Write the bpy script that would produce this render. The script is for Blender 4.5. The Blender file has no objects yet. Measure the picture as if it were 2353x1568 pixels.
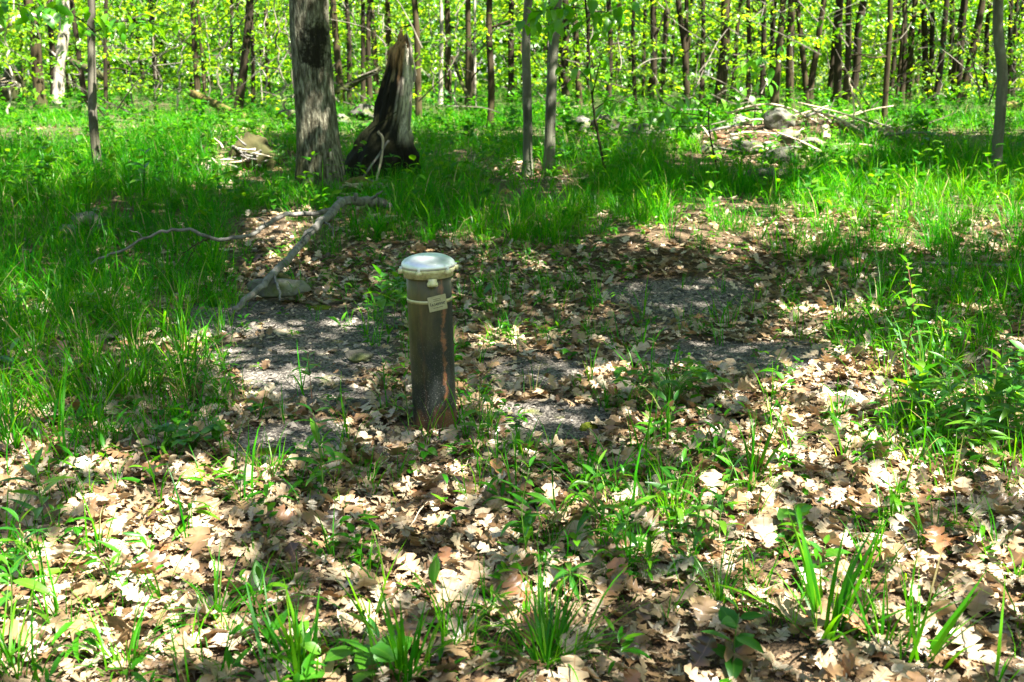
import bpy, bmesh, math, random
import numpy as np
from mathutils import Vector, Matrix

rng = np.random.default_rng(11)
random.seed(11)
S = bpy.context.scene
COL = S.collection
R = math.radians

# ------------------------------------------------------------------ camera, sky, sun, exposure
CAM_H = 1.33
FPX = 2353.0                       # focal length in the photo's (2353 px wide) pixels: a 36 mm lens on 36 mm film
PITCH = math.atan(624.0 / FPX)
cam = bpy.data.cameras.new('camera')
cam.lens = 36.0
cam.sensor_width = 36.0
cam.clip_start = 0.05
cam.clip_end = 600
cam.dof.use_dof = True
cam.dof.focus_distance = 4.0
cam.dof.aperture_fstop = 5.6
camo = bpy.data.objects.new('camera', cam)
COL.objects.link(camo)
camo.location = (0, 0, CAM_H)
camo.rotation_euler = (math.pi / 2 - PITCH, 0, 0)
S.camera = camo

SUN = np.array([0.50, -0.40, 1.0])
SUN /= np.linalg.norm(SUN)
SUN_EL = math.asin(SUN[2])
SUN_AZ = math.atan2(SUN[0], SUN[1])
world = bpy.data.worlds.new('World')
S.world = world
world.use_nodes = True
wn = world.node_tree
for n in list(wn.nodes):
    wn.nodes.remove(n)
sky = wn.nodes.new('ShaderNodeTexSky')
sky.sky_type = 'NISHITA'
sky.sun_disc = False
sky.sun_elevation = SUN_EL
sky.sun_rotation = SUN_AZ
sky.air_density = 1.0
sky.dust_density = 1.5
bg = wn.nodes.new('ShaderNodeBackground')
bg.inputs['Strength'].default_value = 0.05
wo = wn.nodes.new('ShaderNodeOutputWorld')
wn.links.new(sky.outputs[0], bg.inputs[0])
wn.links.new(bg.outputs[0], wo.inputs[0])

sl = bpy.data.lights.new('sun', 'SUN')
sl.energy = 5.0
sl.angle = R(0.5)
sl.color = (1.0, 0.95, 0.86)
so = bpy.data.objects.new('sun', sl)
COL.objects.link(so)
so.rotation_euler = Vector(SUN).to_track_quat('Z', 'Y').to_euler()
so.location = (0, 0, 30)

S.view_settings.view_transform = 'Standard'
S.view_settings.look = 'None'
S.view_settings.exposure = 3.3
S.view_settings.gamma = 1.0
S.view_settings.use_curve_mapping = False
S.cycles.max_bounces = 10
S.cycles.diffuse_bounces = 5
S.cycles.transmission_bounces = 6
S.cycles.sample_clamp_indirect = 6.0


# ------------------------------------------------------------------ helpers
def tag(o, label=None, cat=None, group=None, kind=None):
    if label: o['label'] = label
    if cat: o['category'] = cat
    if group: o['group'] = group
    if kind: o['kind'] = kind
    return o


def sstep(a, b, x):
    t = np.clip((x - a) / (b - a), 0, 1)
    return t * t * (3 - 2 * t)


class Noise:
    """smooth sum-of-sines noise, about -1..1"""
    def __init__(self, seed, scale, octaves=3, dim=3):
        g = np.random.default_rng(seed)
        self.k, self.p, self.a = [], [], []
        for o in range(octaves):
            for _ in range(7):
                v = g.normal(size=dim)
                v = v / np.linalg.norm(v) * scale * (2 ** o) * g.uniform(0.7, 1.4)
                self.k.append(v); self.p.append(g.uniform(0, 6.283)); self.a.append(0.6 ** o)
        self.k = np.array(self.k); self.p = np.array(self.p); self.a = np.array(self.a)
        self.n = math.sqrt((self.a ** 2).sum() / 2) * 1.7

    def __call__(self, P):
        P = np.asarray(P, float)
        return (np.sin(P @ self.k.T + self.p) * self.a).sum(-1) / self.n


N_G = Noise(3, 2.2, 3, 2)
N_G2 = Noise(4, 0.35, 2, 2)


def hgt(x, y):
    """height of the forest floor"""
    x = np.asarray(x, float); y = np.asarray(y, float)
    P = np.stack([x, y], -1)
    near = 1 - sstep(25, 40, y)
    h = 0.022 * N_G(P) * near + 0.03 * N_G2(P) * sstep(5, 9, y)
    h = h + 0.15 * sstep(6.4, 8.4, y + 0.35 * np.sin(x * 0.9 + 1))
    h = h + 0.42 * np.exp(-(((x - 4.35) / 2.0) ** 2 + ((y - 15.6) / 1.6) ** 2))
    h = h + 0.10 * np.exp(-(((x - 1.45) / 0.65) ** 2 + ((y - 4.35) / 0.45) ** 2))
    h = h + 0.10 * np.exp(-(((x - 1.15) / 0.6) ** 2 + ((y - 7.3) / 0.5) ** 2))
    h = h + 0.14 * np.exp(-(((x + 3.9) / 0.8) ** 2 + ((y - 9.3) / 0.6) ** 2))
    h = h + 0.25 * np.exp(-(((x + 3.6) / 1.2) ** 2 + ((y - 13.6) / 0.9) ** 2))
    h = h - 0.05 * np.exp(-(((x - 0.2) / 2.2) ** 2 + ((y - 5.4) / 1.2) ** 2))
    return h


CP, SP = math.cos(PITCH), math.sin(PITCH)


def ray(px, py):
    u = (px - 1176.5) / FPX
    v = (784.0 - py) / FPX
    return np.array([u, CP + v * SP, -SP + v * CP])


def pt(px, py, Y):
    d = ray(px, py)
    return np.array([0, 0, CAM_H]) + d * (Y / d[1])


def gp(px, py, cap=58.0):
    d = ray(px, py)
    if d[2] > -0.012:
        t = cap / d[1]
    else:
        t = min(CAM_H / -d[2], cap / d[1])
        for _ in range(25):
            p = d * t
            t2 = (CAM_H - float(hgt(p[0], p[1]))) / -d[2]
            t = min(0.5 * t + 0.5 * t2, cap / d[1])
    p = d * t
    return np.array([p[0], p[1], float(hgt(p[0], p[1]))])


def proj(P):
    P = np.asarray(P, float)
    x = P[..., 0]; y = P[..., 1]; z = P[..., 2] - CAM_H
    f = y * CP - z * SP
    up = y * SP + z * CP
    f = np.where(np.abs(f) < 1e-4, 1e-4, f)
    return 1176.5 + FPX * x / f, 784.0 - FPX * up / f, f


def mesh_np(name, V, F, mats, tint=None, smooth=True, midx=None, color=None, mid=False):
    V = np.ascontiguousarray(V, np.float32); F = np.ascontiguousarray(F, np.int32)
    me = bpy.data.meshes.new(name)
    k = F.shape[1]
    me.vertices.add(len(V)); me.vertices.foreach_set('co', V.ravel())
    me.loops.add(F.size); me.loops.foreach_set('vertex_index', F.ravel())
    me.polygons.add(len(F))
    me.polygons.foreach_set('loop_start', np.arange(0, F.size, k, dtype=np.int32))
    if midx is not None:
        me.polygons.foreach_set('material_index', np.ascontiguousarray(midx, np.int32))
    me.polygons.foreach_set('use_smooth', np.full(len(F), bool(smooth)))
    if tint is not None:
        a = me.attributes.new('tint', 'FLOAT', 'POINT')
        a.data.foreach_set('value', np.ascontiguousarray(tint, np.float32))
    if mid:
        a = me.attributes.new('mid', 'FLOAT', 'POINT')
        a.data.foreach_set('value', np.resize(np.array([1, 0, 1], np.float32), len(V)))
    if color is not None:
        a = me.attributes.new('wood', 'FLOAT_COLOR', 'POINT')
        c = np.ones((len(V), 4), np.float32); c[:, :3] = color
        a.data.foreach_set('color', c.ravel())
    me.update(calc_edges=True)
    for m in (mats if isinstance(mats, (list, tuple)) else [mats]):
        me.materials.append(m)
    return me


def link(name, me, parent=None, loc=None, rot=None, scale=None):
    o = bpy.data.objects.new(name, me)
    COL.objects.link(o)
    if parent is not None: o.parent = parent
    if loc is not None: o.location = loc
    if rot is not None: o.rotation_euler = rot
    if scale is not None: o.scale = scale
    return o


def empty(name, loc):
    o = bpy.data.objects.new(name, None)
    COL.objects.link(o)
    o.empty_display_size = 0.1
    o.location = tuple(float(v) for v in loc)
    return o


def quads2tris(Q):
    Q = np.asarray(Q, int)
    return np.concatenate([Q[:, [0, 1, 2]], Q[:, [0, 2, 3]]])


def tube(pts, rad, sides=8, rough=0.0, seed=0, cap=True, flare=None):
    """swept tube -> V, F(tris)"""
    pts = np.asarray(pts, float); n = len(pts)
    rad = np.broadcast_to(np.asarray(rad, float), (n,))
    T = np.gradient(pts, axis=0)
    T /= np.linalg.norm(T, axis=1)[:, None] + 1e-12
    a = np.array([1.0, 0, 0]) if abs(T[0][0]) < 0.8 else np.array([0, 1.0, 0])
    A = []
    for i in range(n):
        a = a - T[i] * (a @ T[i]); a = a / (np.linalg.norm(a) + 1e-12)
        A.append(a)
    A = np.array(A); B = np.cross(T, A)
    th = np.linspace(0, 2 * math.pi, sides, endpoint=False)
    g = np.random.default_rng(seed)
    rr = rad[:, None] * (1 + rough * g.normal(size=(n, sides)) * 0.5) if rough else np.repeat(rad[:, None], sides, 1)
    V = pts[:, None, :] + rr[..., None] * (np.cos(th)[None, :, None] * A[:, None, :] + np.sin(th)[None, :, None] * B[:, None, :])
    V = V.reshape(-1, 3)
    i = np.arange(n - 1)[:, None] * sides; j = np.arange(sides)[None, :]; j2 = (j + 1) % sides
    Q = np.stack([i + j, i + j2, i + sides + j2, i + sides + j], -1).reshape(-1, 4)
    F = quads2tris(Q)
    if cap:
        c0, c1 = len(V), len(V) + 1
        V = np.concatenate([V, pts[:1], pts[-1:]])
        jj = np.arange(sides); jn = (jj + 1) % sides
        F = np.concatenate([F, np.stack([jn, jj, np.full(sides, c0)], 1),
                            np.stack([jj + (n - 1) * sides, jn + (n - 1) * sides, np.full(sides, c1)], 1)])
    return V, F


def spline(P, n):
    """Catmull-Rom resample"""
    P = np.asarray(P, float)
    if len(P) < 3:
        return P[0] + (P[-1] - P[0]) * np.linspace(0, 1, n)[:, None]
    Q = np.concatenate([[2 * P[0] - P[1]], P, [2 * P[-1] - P[-2]]])
    out = []
    for t in np.linspace(0, len(P) - 1 - 1e-6, n):
        i = int(t); f = t - i
        p0, p1, p2, p3 = Q[i:i + 4]
        out.append(0.5 * (2 * p1 + (p2 - p0) * f + (2 * p0 - 5 * p1 + 4 * p2 - p3) * f * f + (3 * p1 - p0 - 3 * p2 + p3) * f ** 3))
    return np.array(out)


def merge(parts):
    V, F, k = [], [], 0
    for v, f in parts:
        V.append(v); F.append(np.asarray(f) + k); k += len(v)
    return np.concatenate(V), np.concatenate(F)


def rotm(yaw, pitch, roll):
    """N rotation matrices: roll about Y, pitch about X, yaw about Z"""
    cy, sy, cp, sp_, cr, sr = np.cos(yaw), np.sin(yaw), np.cos(pitch), np.sin(pitch), np.cos(roll), np.sin(roll)
    n = len(yaw); z = np.zeros(n); o = np.ones(n)
    Rz = np.stack([cy, -sy, z, sy, cy, z, z, z, o], 1).reshape(n, 3, 3)
    Rx = np.stack([o, z, z, z, cp, -sp_, z, sp_, cp], 1).reshape(n, 3, 3)
    Ry = np.stack([cr, z, sr, z, o, z, -sr, z, cr], 1).reshape(n, 3, 3)
    return Rz @ Rx @ Ry


def scatter(TV, TF, pos, M, scl, tint=None):
    """copies of one template -> V, F, tint"""
    n = len(pos)
    V = np.einsum('nij,kj->nki', M, TV) * np.asarray(scl).reshape(n, 1, 1) + pos[:, None, :]
    F = TF[None] + (np.arange(n) * len(TV))[:, None, None]
    t = None if tint is None else np.repeat(tint, len(TV))
    return V.reshape(-1, 3), F.reshape(-1, 3), t


def gather(items):
    V, F, T, k = [], [], [], 0
    for v, f, t in items:
        V.append(v); F.append(f + k); T.append(t); k += len(v)
    return np.concatenate(V), np.concatenate(F), np.concatenate(T)


# ------------------------------------------------------------------ materials
class NT:
    def __init__(self, name):
        self.m = bpy.data.materials.new(name); self.m.use_nodes = True
        self.t = self.m.node_tree
        for n in list(self.t.nodes): self.t.nodes.remove(n)
        self.out = self.n('ShaderNodeOutputMaterial')

    def n(self, typ, **kw):
        nd = self.t.nodes.new(typ)
        for k, v in kw.items(): setattr(nd, k, v)
        return nd

    def l(self, a, b): self.t.links.new(a, b)

    def attr(self, name):
        a = self.n('ShaderNodeAttribute'); a.attribute_name = name
        return a

    def coord(self, scale=(1, 1, 1), src='Object'):
        tc = self.n('ShaderNodeTexCoord'); mp = self.n('ShaderNodeMapping')
        mp.inputs['Scale'].default_value = scale
        self.l(tc.outputs[src], mp.inputs[0])
        return mp.outputs[0]

    def noise(self, vec, scale, detail=4, rough=0.6):
        t = self.n('ShaderNodeTexNoise')
        t.inputs['Scale'].default_value = scale; t.inputs['Detail'].default_value = detail
        t.inputs['Roughness'].default_value = rough
        if vec is not None: self.l(vec, t.inputs['Vector'])
        return t.outputs[0]

    def ramp(self, fac, stops, interp='LINEAR'):
        r = self.n('ShaderNodeValToRGB'); r.color_ramp.interpolation = interp
        e = r.color_ramp.elements
        while len(e) < len(stops): e.new(0.5)
        for i, (p, c) in enumerate(stops):
            e[i].position = p; e[i].color = (*c, 1)
        self.l(fac, r.inputs[0])
        return r.outputs[0]

    def mix(self, fac, a, b, mode='MIX'):
        m = self.n('ShaderNodeMix', data_type='RGBA', blend_type=mode)
        for sock, v in ((0, fac), (6, a), (7, b)):
            if isinstance(v, (int, float)): m.inputs[sock].default_value = v
            elif isinstance(v, tuple): m.inputs[sock].default_value = (*v, 1)
            else: self.l(v, m.inputs[sock])
        return m.outputs[2]

    def math(self, op, a, b=None, c=None, clamp=False):
        m = self.n('ShaderNodeMath', operation=op, use_clamp=clamp)
        for i, v in enumerate((a, b, c)):
            if v is None: continue
            if isinstance(v, (int, float)): m.inputs[i].default_value = v
            else: self.l(v, m.inputs[i])
        return m.outputs[0]

    def bump(self, h, strength=0.5, dist=0.02):
        b = self.n('ShaderNodeBump')
        b.inputs['Strength'].default_value = strength; b.inputs['Distance'].default_value = dist
        self.l(h, b.inputs['Height'])
        return b.outputs[0]

    def pbr(self, color, rough=0.8, normal=None, metal=0.0, spec=0.3):
        p = self.n('ShaderNodeBsdfPrincipled')
        for k, v in (('Base Color', color), ('Roughness', rough), ('Metallic', metal)):
            if isinstance(v, tuple): p.inputs[k].default_value = (*v, 1)
            elif isinstance(v, (int, float)): p.inputs[k].default_value = v
            else: self.l(v, p.inputs[k])
        p.inputs['Specular IOR Level'].default_value = spec
        if normal is not None: self.l(normal, p.inputs['Normal'])
        self.l(p.outputs[0], self.out.inputs[0])
        return self.m

    def leafy(self, color, trans, tfac=0.45, gloss=0.06, grough=0.35, normal=None):
        d = self.n('ShaderNodeBsdfDiffuse'); t = self.n('ShaderNodeBsdfTranslucent')
        g = self.n('ShaderNodeBsdfGlossy')
        g.inputs['Roughness'].default_value = grough
        g.inputs['Color'].default_value = (1, 1, 1, 1)
        for nd, c in ((d, color), (t, trans)):
            if isinstance(c, tuple): nd.inputs[0].default_value = (*c, 1)
            else: self.l(c, nd.inputs[0])
        if normal is not None:
            for nd in (d, t, g): self.l(normal, nd.inputs['Normal'])
        m1 = self.n('ShaderNodeMixShader'); m1.inputs[0].default_value = tfac
        self.l(d.outputs[0], m1.inputs[1]); self.l(t.outputs[0], m1.inputs[2])
        m2 = self.n('ShaderNodeMixShader')
        fr = self.n('ShaderNodeLayerWeight'); fr.inputs[0].default_value = 0.25
        self.l(self.math('MULTIPLY_ADD', fr.outputs['Facing'], gloss * 2.0, gloss * 0.5), m2.inputs[0])
        self.l(m1.outputs[0], m2.inputs[1]); self.l(g.outputs[0], m2.inputs[2])
        self.l(m2.outputs[0], self.out.inputs[0])
        return self.m


def leaf_mat(name, stops, tstops, tfac, gloss, rnd, vein=None):
    t = NT(name)
    if rnd:
        oi = t.n('ShaderNodeObjectInfo'); f = oi.outputs['Random']
    else:
        f = t.attr('tint').outputs['Fac']
    c = t.ramp(f, stops); tr = t.ramp(f, tstops)
    nz = t.noise(t.coord((1, 1, 1)), 90 if not rnd else 6, 3)
    c = t.mix(t.math('MULTIPLY', nz, 0.5), c, tuple(v * 0.45 for v in stops[0][1]))
    if vein is not None:
        c = t.mix(t.math('MULTIPLY', t.math('SUBTRACT', 0.09, t.attr('mid').outputs['Fac']), 9.0, clamp=True), c, vein)
    return t.leafy(c, tr, tfac, gloss)


DRY = [(0.0, (0.05, 0.03, 0.016)), (0.2, (0.14, 0.08, 0.036)), (0.38, (0.27, 0.18, 0.093)), (0.55, (0.36, 0.275, 0.17)),
       (0.72, (0.33, 0.28, 0.20)), (0.86, (0.46, 0.385, 0.27)), (0.93, (0.24, 0.10, 0.038)), (1.0, (0.30, 0.15, 0.065))]
DRYT = [(0.0, (0.10, 0.05, 0.02)), (0.5, (0.35, 0.2, 0.08)), (1.0, (0.32, 0.13, 0.04))]
M_dry = leaf_mat('dry oak leaf', DRY, DRYT, 0.16, 0.05, False, (0.16, 0.09, 0.045))
M_dry1 = leaf_mat('dry oak leaf single', DRY, DRYT, 0.16, 0.05, True, (0.16, 0.09, 0.045))

GRN = [(0.0, (0.010, 0.085, 0.003)), (0.5, (0.03, 0.14, 0.004)), (1.0, (0.085, 0.20, 0.006))]
GRNT = [(0.0, (0.03, 0.21, 0.003)), (0.5, (0.11, 0.34, 0.004)), (1.0, (0.24, 0.46, 0.006))]
M_grass = leaf_mat('sedge blade', [(0.0, (0.005, 0.085, 0.001)), (0.5, (0.022, 0.165, 0.002)), (0.85, (0.09, 0.24, 0.003)), (0.94, (0.24, 0.21, 0.07)), (1.0, (0.40, 0.32, 0.16))],
                   [(0.0, (0.02, 0.25, 0.001)), (0.5, (0.10, 0.42, 0.002)), (0.88, (0.32, 0.60, 0.004)), (1.0, (0.42, 0.34, 0.13))], 0.5, 0.008, False)
M_grass1 = leaf_mat('broad sedge blade', [(0.0, (0.010, 0.09, 0.002)), (0.6, (0.03, 0.15, 0.003)), (1.0, (0.085, 0.20, 0.004))],
                    [(0.0, (0.03, 0.24, 0.002)), (1.0, (0.18, 0.44, 0.004))], 0.45, 0.02, True)
M_leaf = leaf_mat('understory leaf', [(0.0, (0.016, 0.095, 0.002)), (0.5, (0.06, 0.17, 0.003)), (1.0, (0.18, 0.26, 0.008))],
                  [(0.0, (0.06, 0.27, 0.002)), (0.5, (0.24, 0.46, 0.004)), (1.0, (0.55, 0.65, 0.02))], 0.5, 0.03, False)
M_leaf1 = leaf_mat('plant leaf', GRN, GRNT, 0.42, 0.05, True, (0.10, 0.22, 0.02))
M_leafb = leaf_mat('hanging sapling leaf', [(0.0, (0.03, 0.16, 0.003)), (1.0, (0.09, 0.25, 0.006))], [(0.0, (0.10, 0.42, 0.003)), (1.0, (0.28, 0.60, 0.005))], 0.5, 0.05, True)
M_herb = leaf_mat('low herb leaf', GRN, GRNT, 0.42, 0.015, False)
M_canopy = leaf_mat('canopy leaf', GRN, GRNT, 0.36, 0.015, False)


def bark(name, furrow, ridge, lichen=None, vs=9.0, moss=0.0, mossc=(0.05, 0.07, 0.015)):
    t = NT(name)
    v = t.coord((vs, vs, vs * 0.14))
    n1 = t.noise(v, 3.0, 6, 0.65)
    w = t.n('ShaderNodeTexVoronoi'); w.feature = 'F1'; w.inputs['Scale'].default_value = 2.2
    t.l(t.mix(0.25, v, t.n('ShaderNodeTexNoise').outputs[1]), w.inputs['Vector'])
    h = t.math('MULTIPLY', t.math('ADD', n1, w.outputs['Distance']), 0.62)
    c = t.ramp(h, [(0.30, furrow), (0.52, tuple(0.5 * (a + b) for a, b in zip(furrow, ridge))), (0.72, ridge)])
    big = t.noise(t.coord((1.6, 1.6, 0.7)), 2.0, 4, 0.6)
    c = t.mix(t.math('MULTIPLY_ADD', big, 1.5, -0.55, clamp=True), c, tuple(v * 0.55 for v in ridge))
    if lichen:
        c = t.mix(t.math('MULTIPLY_ADD', t.noise(t.coord((2, 2, 1.2)), 3.5, 5, 0.7), 4.0, -2.15, clamp=True), c, lichen)
    if moss:
        tc = t.n('ShaderNodeTexCoord'); sx = t.n('ShaderNodeSeparateXYZ'); t.l(tc.outputs['Object'], sx.inputs[0])
        low = t.math('MULTIPLY_ADD', sx.outputs[2], -1.1, 1.0)
        mm = t.math('ADD', low, t.math('MULTIPLY_ADD', t.noise(t.coord((1, 1, .5)), 4, 4), 1.6, -0.9))
        c = t.mix(t.math('MULTIPLY', t.math('MULTIPLY', mm, moss), 1.0, clamp=True), c, mossc)
    return t.pbr(c, 0.9, t.bump(h, 0.9, 0.02), spec=0.15)


def m_oak():
    t = NT('furrowed oak bark')
    v = t.coord((1, 1, 0.22))
    n0 = t.noise(t.coord((6, 6, 2)), 1.0, 3)
    wv = t.mix(0.035, v, t.n('ShaderNodeVectorMath').outputs[0])
    n1 = t.noise(v, 36, 4, 0.6); n2 = t.noise(v, 80, 3, 0.6)
    h = t.math('ADD', t.math('MULTIPLY', n1, 0.75), t.math('MULTIPLY', n2, 0.25))
    c = t.ramp(h, [(0.38, (0.024, 0.021, 0.012)), (0.50, (0.085, 0.08, 0.055)), (0.64, (0.23, 0.225, 0.165))])
    tc = t.n('ShaderNodeTexCoord'); sx = t.n('ShaderNodeSeparateXYZ'); t.l(tc.outputs['Object'], sx.inputs[0])
    x, y, z = sx.outputs
    big = t.noise(t.coord((2.2, 2.2, 1.1)), 2.0, 5, 0.65)
    # moss on the left flank and round the foot
    mm = t.math('ADD', t.math('MULTIPLY_ADD', x, -2.6, -0.2), t.math('MULTIPLY_ADD', z, -0.95, 0.85))
    mm = t.math('MULTIPLY', t.math('ADD', mm, t.math('MULTIPLY_ADD', big, 3.0, -1.45)), 0.9, clamp=True)
    c = t.mix(t.math('MULTIPLY', mm, 0.8), c, t.ramp(h, [(0.4, (0.014, 0.014, 0.003)), (0.62, (0.075, 0.07, 0.018))]))
    # blackened scar facing the clearing
    vv = t.n('ShaderNodeVectorMath', operation='DISTANCE'); t.l(tc.outputs['Object'], vv.inputs[0]); vv.inputs[1].default_value = SCAR1
    v2 = t.n('ShaderNodeVectorMath', operation='DISTANCE'); t.l(tc.outputs['Object'], v2.inputs[0]); v2.inputs[1].default_value = SCAR2
    d = t.math('MINIMUM', vv.outputs['Value'], t.math('MULTIPLY', v2.outputs['Value'], 1.15))
    sc = t.math('MULTIPLY', t.math('SUBTRACT', t.math('MULTIPLY_ADD', t.noise(t.coord(), 14, 5, .75), 0.55, -0.085), d), 14, clamp=True)
    c = t.mix(t.math('MULTIPLY', sc, 0.93), c, (0.008, 0.007, 0.004))
    return t.pbr(c, 0.92, t.bump(h, 1.0, 0.05), spec=0.12)

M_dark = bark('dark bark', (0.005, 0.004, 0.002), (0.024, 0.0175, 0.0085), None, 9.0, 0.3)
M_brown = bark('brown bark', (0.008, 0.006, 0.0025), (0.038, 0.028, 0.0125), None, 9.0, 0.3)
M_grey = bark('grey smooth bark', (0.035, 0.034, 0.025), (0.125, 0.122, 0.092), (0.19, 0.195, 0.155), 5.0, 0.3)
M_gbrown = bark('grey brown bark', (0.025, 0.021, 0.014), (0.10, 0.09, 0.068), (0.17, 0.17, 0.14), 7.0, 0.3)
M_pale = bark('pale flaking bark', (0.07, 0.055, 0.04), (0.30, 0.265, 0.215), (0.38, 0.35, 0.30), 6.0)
M_sap = bark('greyish sapling bark', (0.04, 0.035, 0.025), (0.15, 0.135, 0.10), (0.24, 0.22, 0.18), 8.0)
M_twig = bark('grey dead wood', (0.04, 0.035, 0.03), (0.15, 0.14, 0.125), (0.24, 0.24, 0.22), 14.0)
M_palewood = bark('pale weathered stick', (0.2, 0.15, 0.09), (0.46, 0.38, 0.27), None, 14.0)
M_rot = bark('rotten wood', (0.012, 0.007, 0.003), (0.10, 0.055, 0.022), (0.15, 0.10, 0.05), 9.0, 0.6, (0.06, 0.08, 0.012))
M_redstem = bark('red brown stem', (0.05, 0.022, 0.015), (0.14, 0.07, 0.045), None, 30.0)
t_ = NT('green stem'); M_stem = t_.leafy((0.06, 0.14, 0.015), (0.15, 0.3, 0.02), 0.25, 0.05)


def m_ground():
    t = NT('forest soil')
    co = t.coord((1, 1, 1))
    n1 = t.noise(co, 1.4, 6, 0.65); n2 = t.noise(co, 26, 6, 0.7)
    vo = t.n('ShaderNodeTexVoronoi'); vo.inputs['Scale'].default_value = 95; t.l(co, vo.inputs['Vector'])
    soil = t.ramp(n2, [(0.3, (0.030, 0.020, 0.011)), (0.55, (0.085, 0.058, 0.034)), (0.75, (0.17, 0.12, 0.072))])
    chips = t.ramp(t.n('ShaderNodeSeparateColor').outputs[0], [(0, (0, 0, 0)), (1, (1, 1, 1))])
    sep = t.n('ShaderNodeSeparateColor'); t.l(vo.outputs['Color'], sep.inputs[0])
    grav = t.ramp(sep.outputs[0], [(0.0, (0.026, 0.023, 0.019)), (0.5, (0.08, 0.071, 0.06)), (1.0, (0.18, 0.16, 0.135))])
    mossn = t.math('MULTIPLY_ADD', t.noise(co, 5.5, 4, 0.6), 7.0, -4.15, clamp=True)
    grav = t.mix(mossn, grav, (0.075, 0.085, 0.012))
    g = t.attr('gravel').outputs['Fac']
    c = t.mix(g, soil, grav)
    far = t.attr('green').outputs['Fac']
    c = t.mix(far, c, t.ramp(n2, [(0.3, (0.012, 0.05, 0.005)), (0.7, (0.05, 0.12, 0.012))]))
    h = t.math('ADD', n2, t.math('MULTIPLY', vo.outputs['Distance'], 0.8))
    return t.pbr(c, 0.95, t.bump(h, 0.8, 0.02), spec=0.15)


M_ground = m_ground()


def m_stone(name, a, b, lich, moss):
    t = NT(name); co = t.coord()
    n = t.noise(co, 9, 8, 0.7)
    c = t.ramp(n, [(0.3, a), (0.7, b)])
    c = t.mix(t.math('MULTIPLY_ADD', t.noise(co, 14, 5, 0.7), 6, -3.3, clamp=True), c, lich)
    geo = t.n('ShaderNodeNewGeometry'); sx = t.n('ShaderNodeSeparateXYZ'); t.l(geo.outputs['Normal'], sx.inputs[0])
    mm = t.math('MULTIPLY', t.math('MULTIPLY_ADD', t.noise(co, 6, 4, 0.6), 5, -2.5 + moss, clamp=True), 0.9)
    c = t.mix(mm, c, (0.07, 0.085, 0.014))
    return t.pbr(c, 0.92, t.bump(n, 0.8, 0.03), spec=0.2)


M_stone = m_stone('grey lichen stone', (0.052, 0.049, 0.041), (0.139, 0.133, 0.110), (0.232, 0.244, 0.209), 0.1)
M_palestone = m_stone('pale lichen stone', (0.116, 0.113, 0.093), (0.209, 0.203, 0.174), (0.267, 0.278, 0.232), -0.3)
M_mossstone = m_stone('mossy stone', (0.023, 0.022, 0.017), (0.075, 0.072, 0.058), (0.151, 0.157, 0.128), 0.1)
M_ruststone = m_stone('rusty stone', (0.081, 0.035, 0.017), (0.151, 0.070, 0.035), (0.174, 0.116, 0.070), -0.6)
t_ = NT('slate chip')
oi_ = t_.attr('tint').outputs['Fac']
M_chip = t_.pbr(t_.ramp(oi_, [(0, (0.02, 0.018, 0.015)), (0.5, (0.072, 0.064, 0.053)), (0.85, (0.19, 0.165, 0.135)), (1, (0.34, 0.27, 0.19))]), 0.8, spec=0.35)
t_ = NT('moss'); co_ = t_.coord()
M_moss = t_.pbr(t_.ramp(t_.noise(co_, 60, 5, .7), [(0.3, (0.03, 0.045, 0.006)), (0.6, (0.11, 0.13, 0.014)), (0.8, (0.2, 0.17, 0.02))]), 1.0,
                t_.bump(t_.noise(co_, 160, 3), 1.0, 0.01), spec=0.05)

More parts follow.
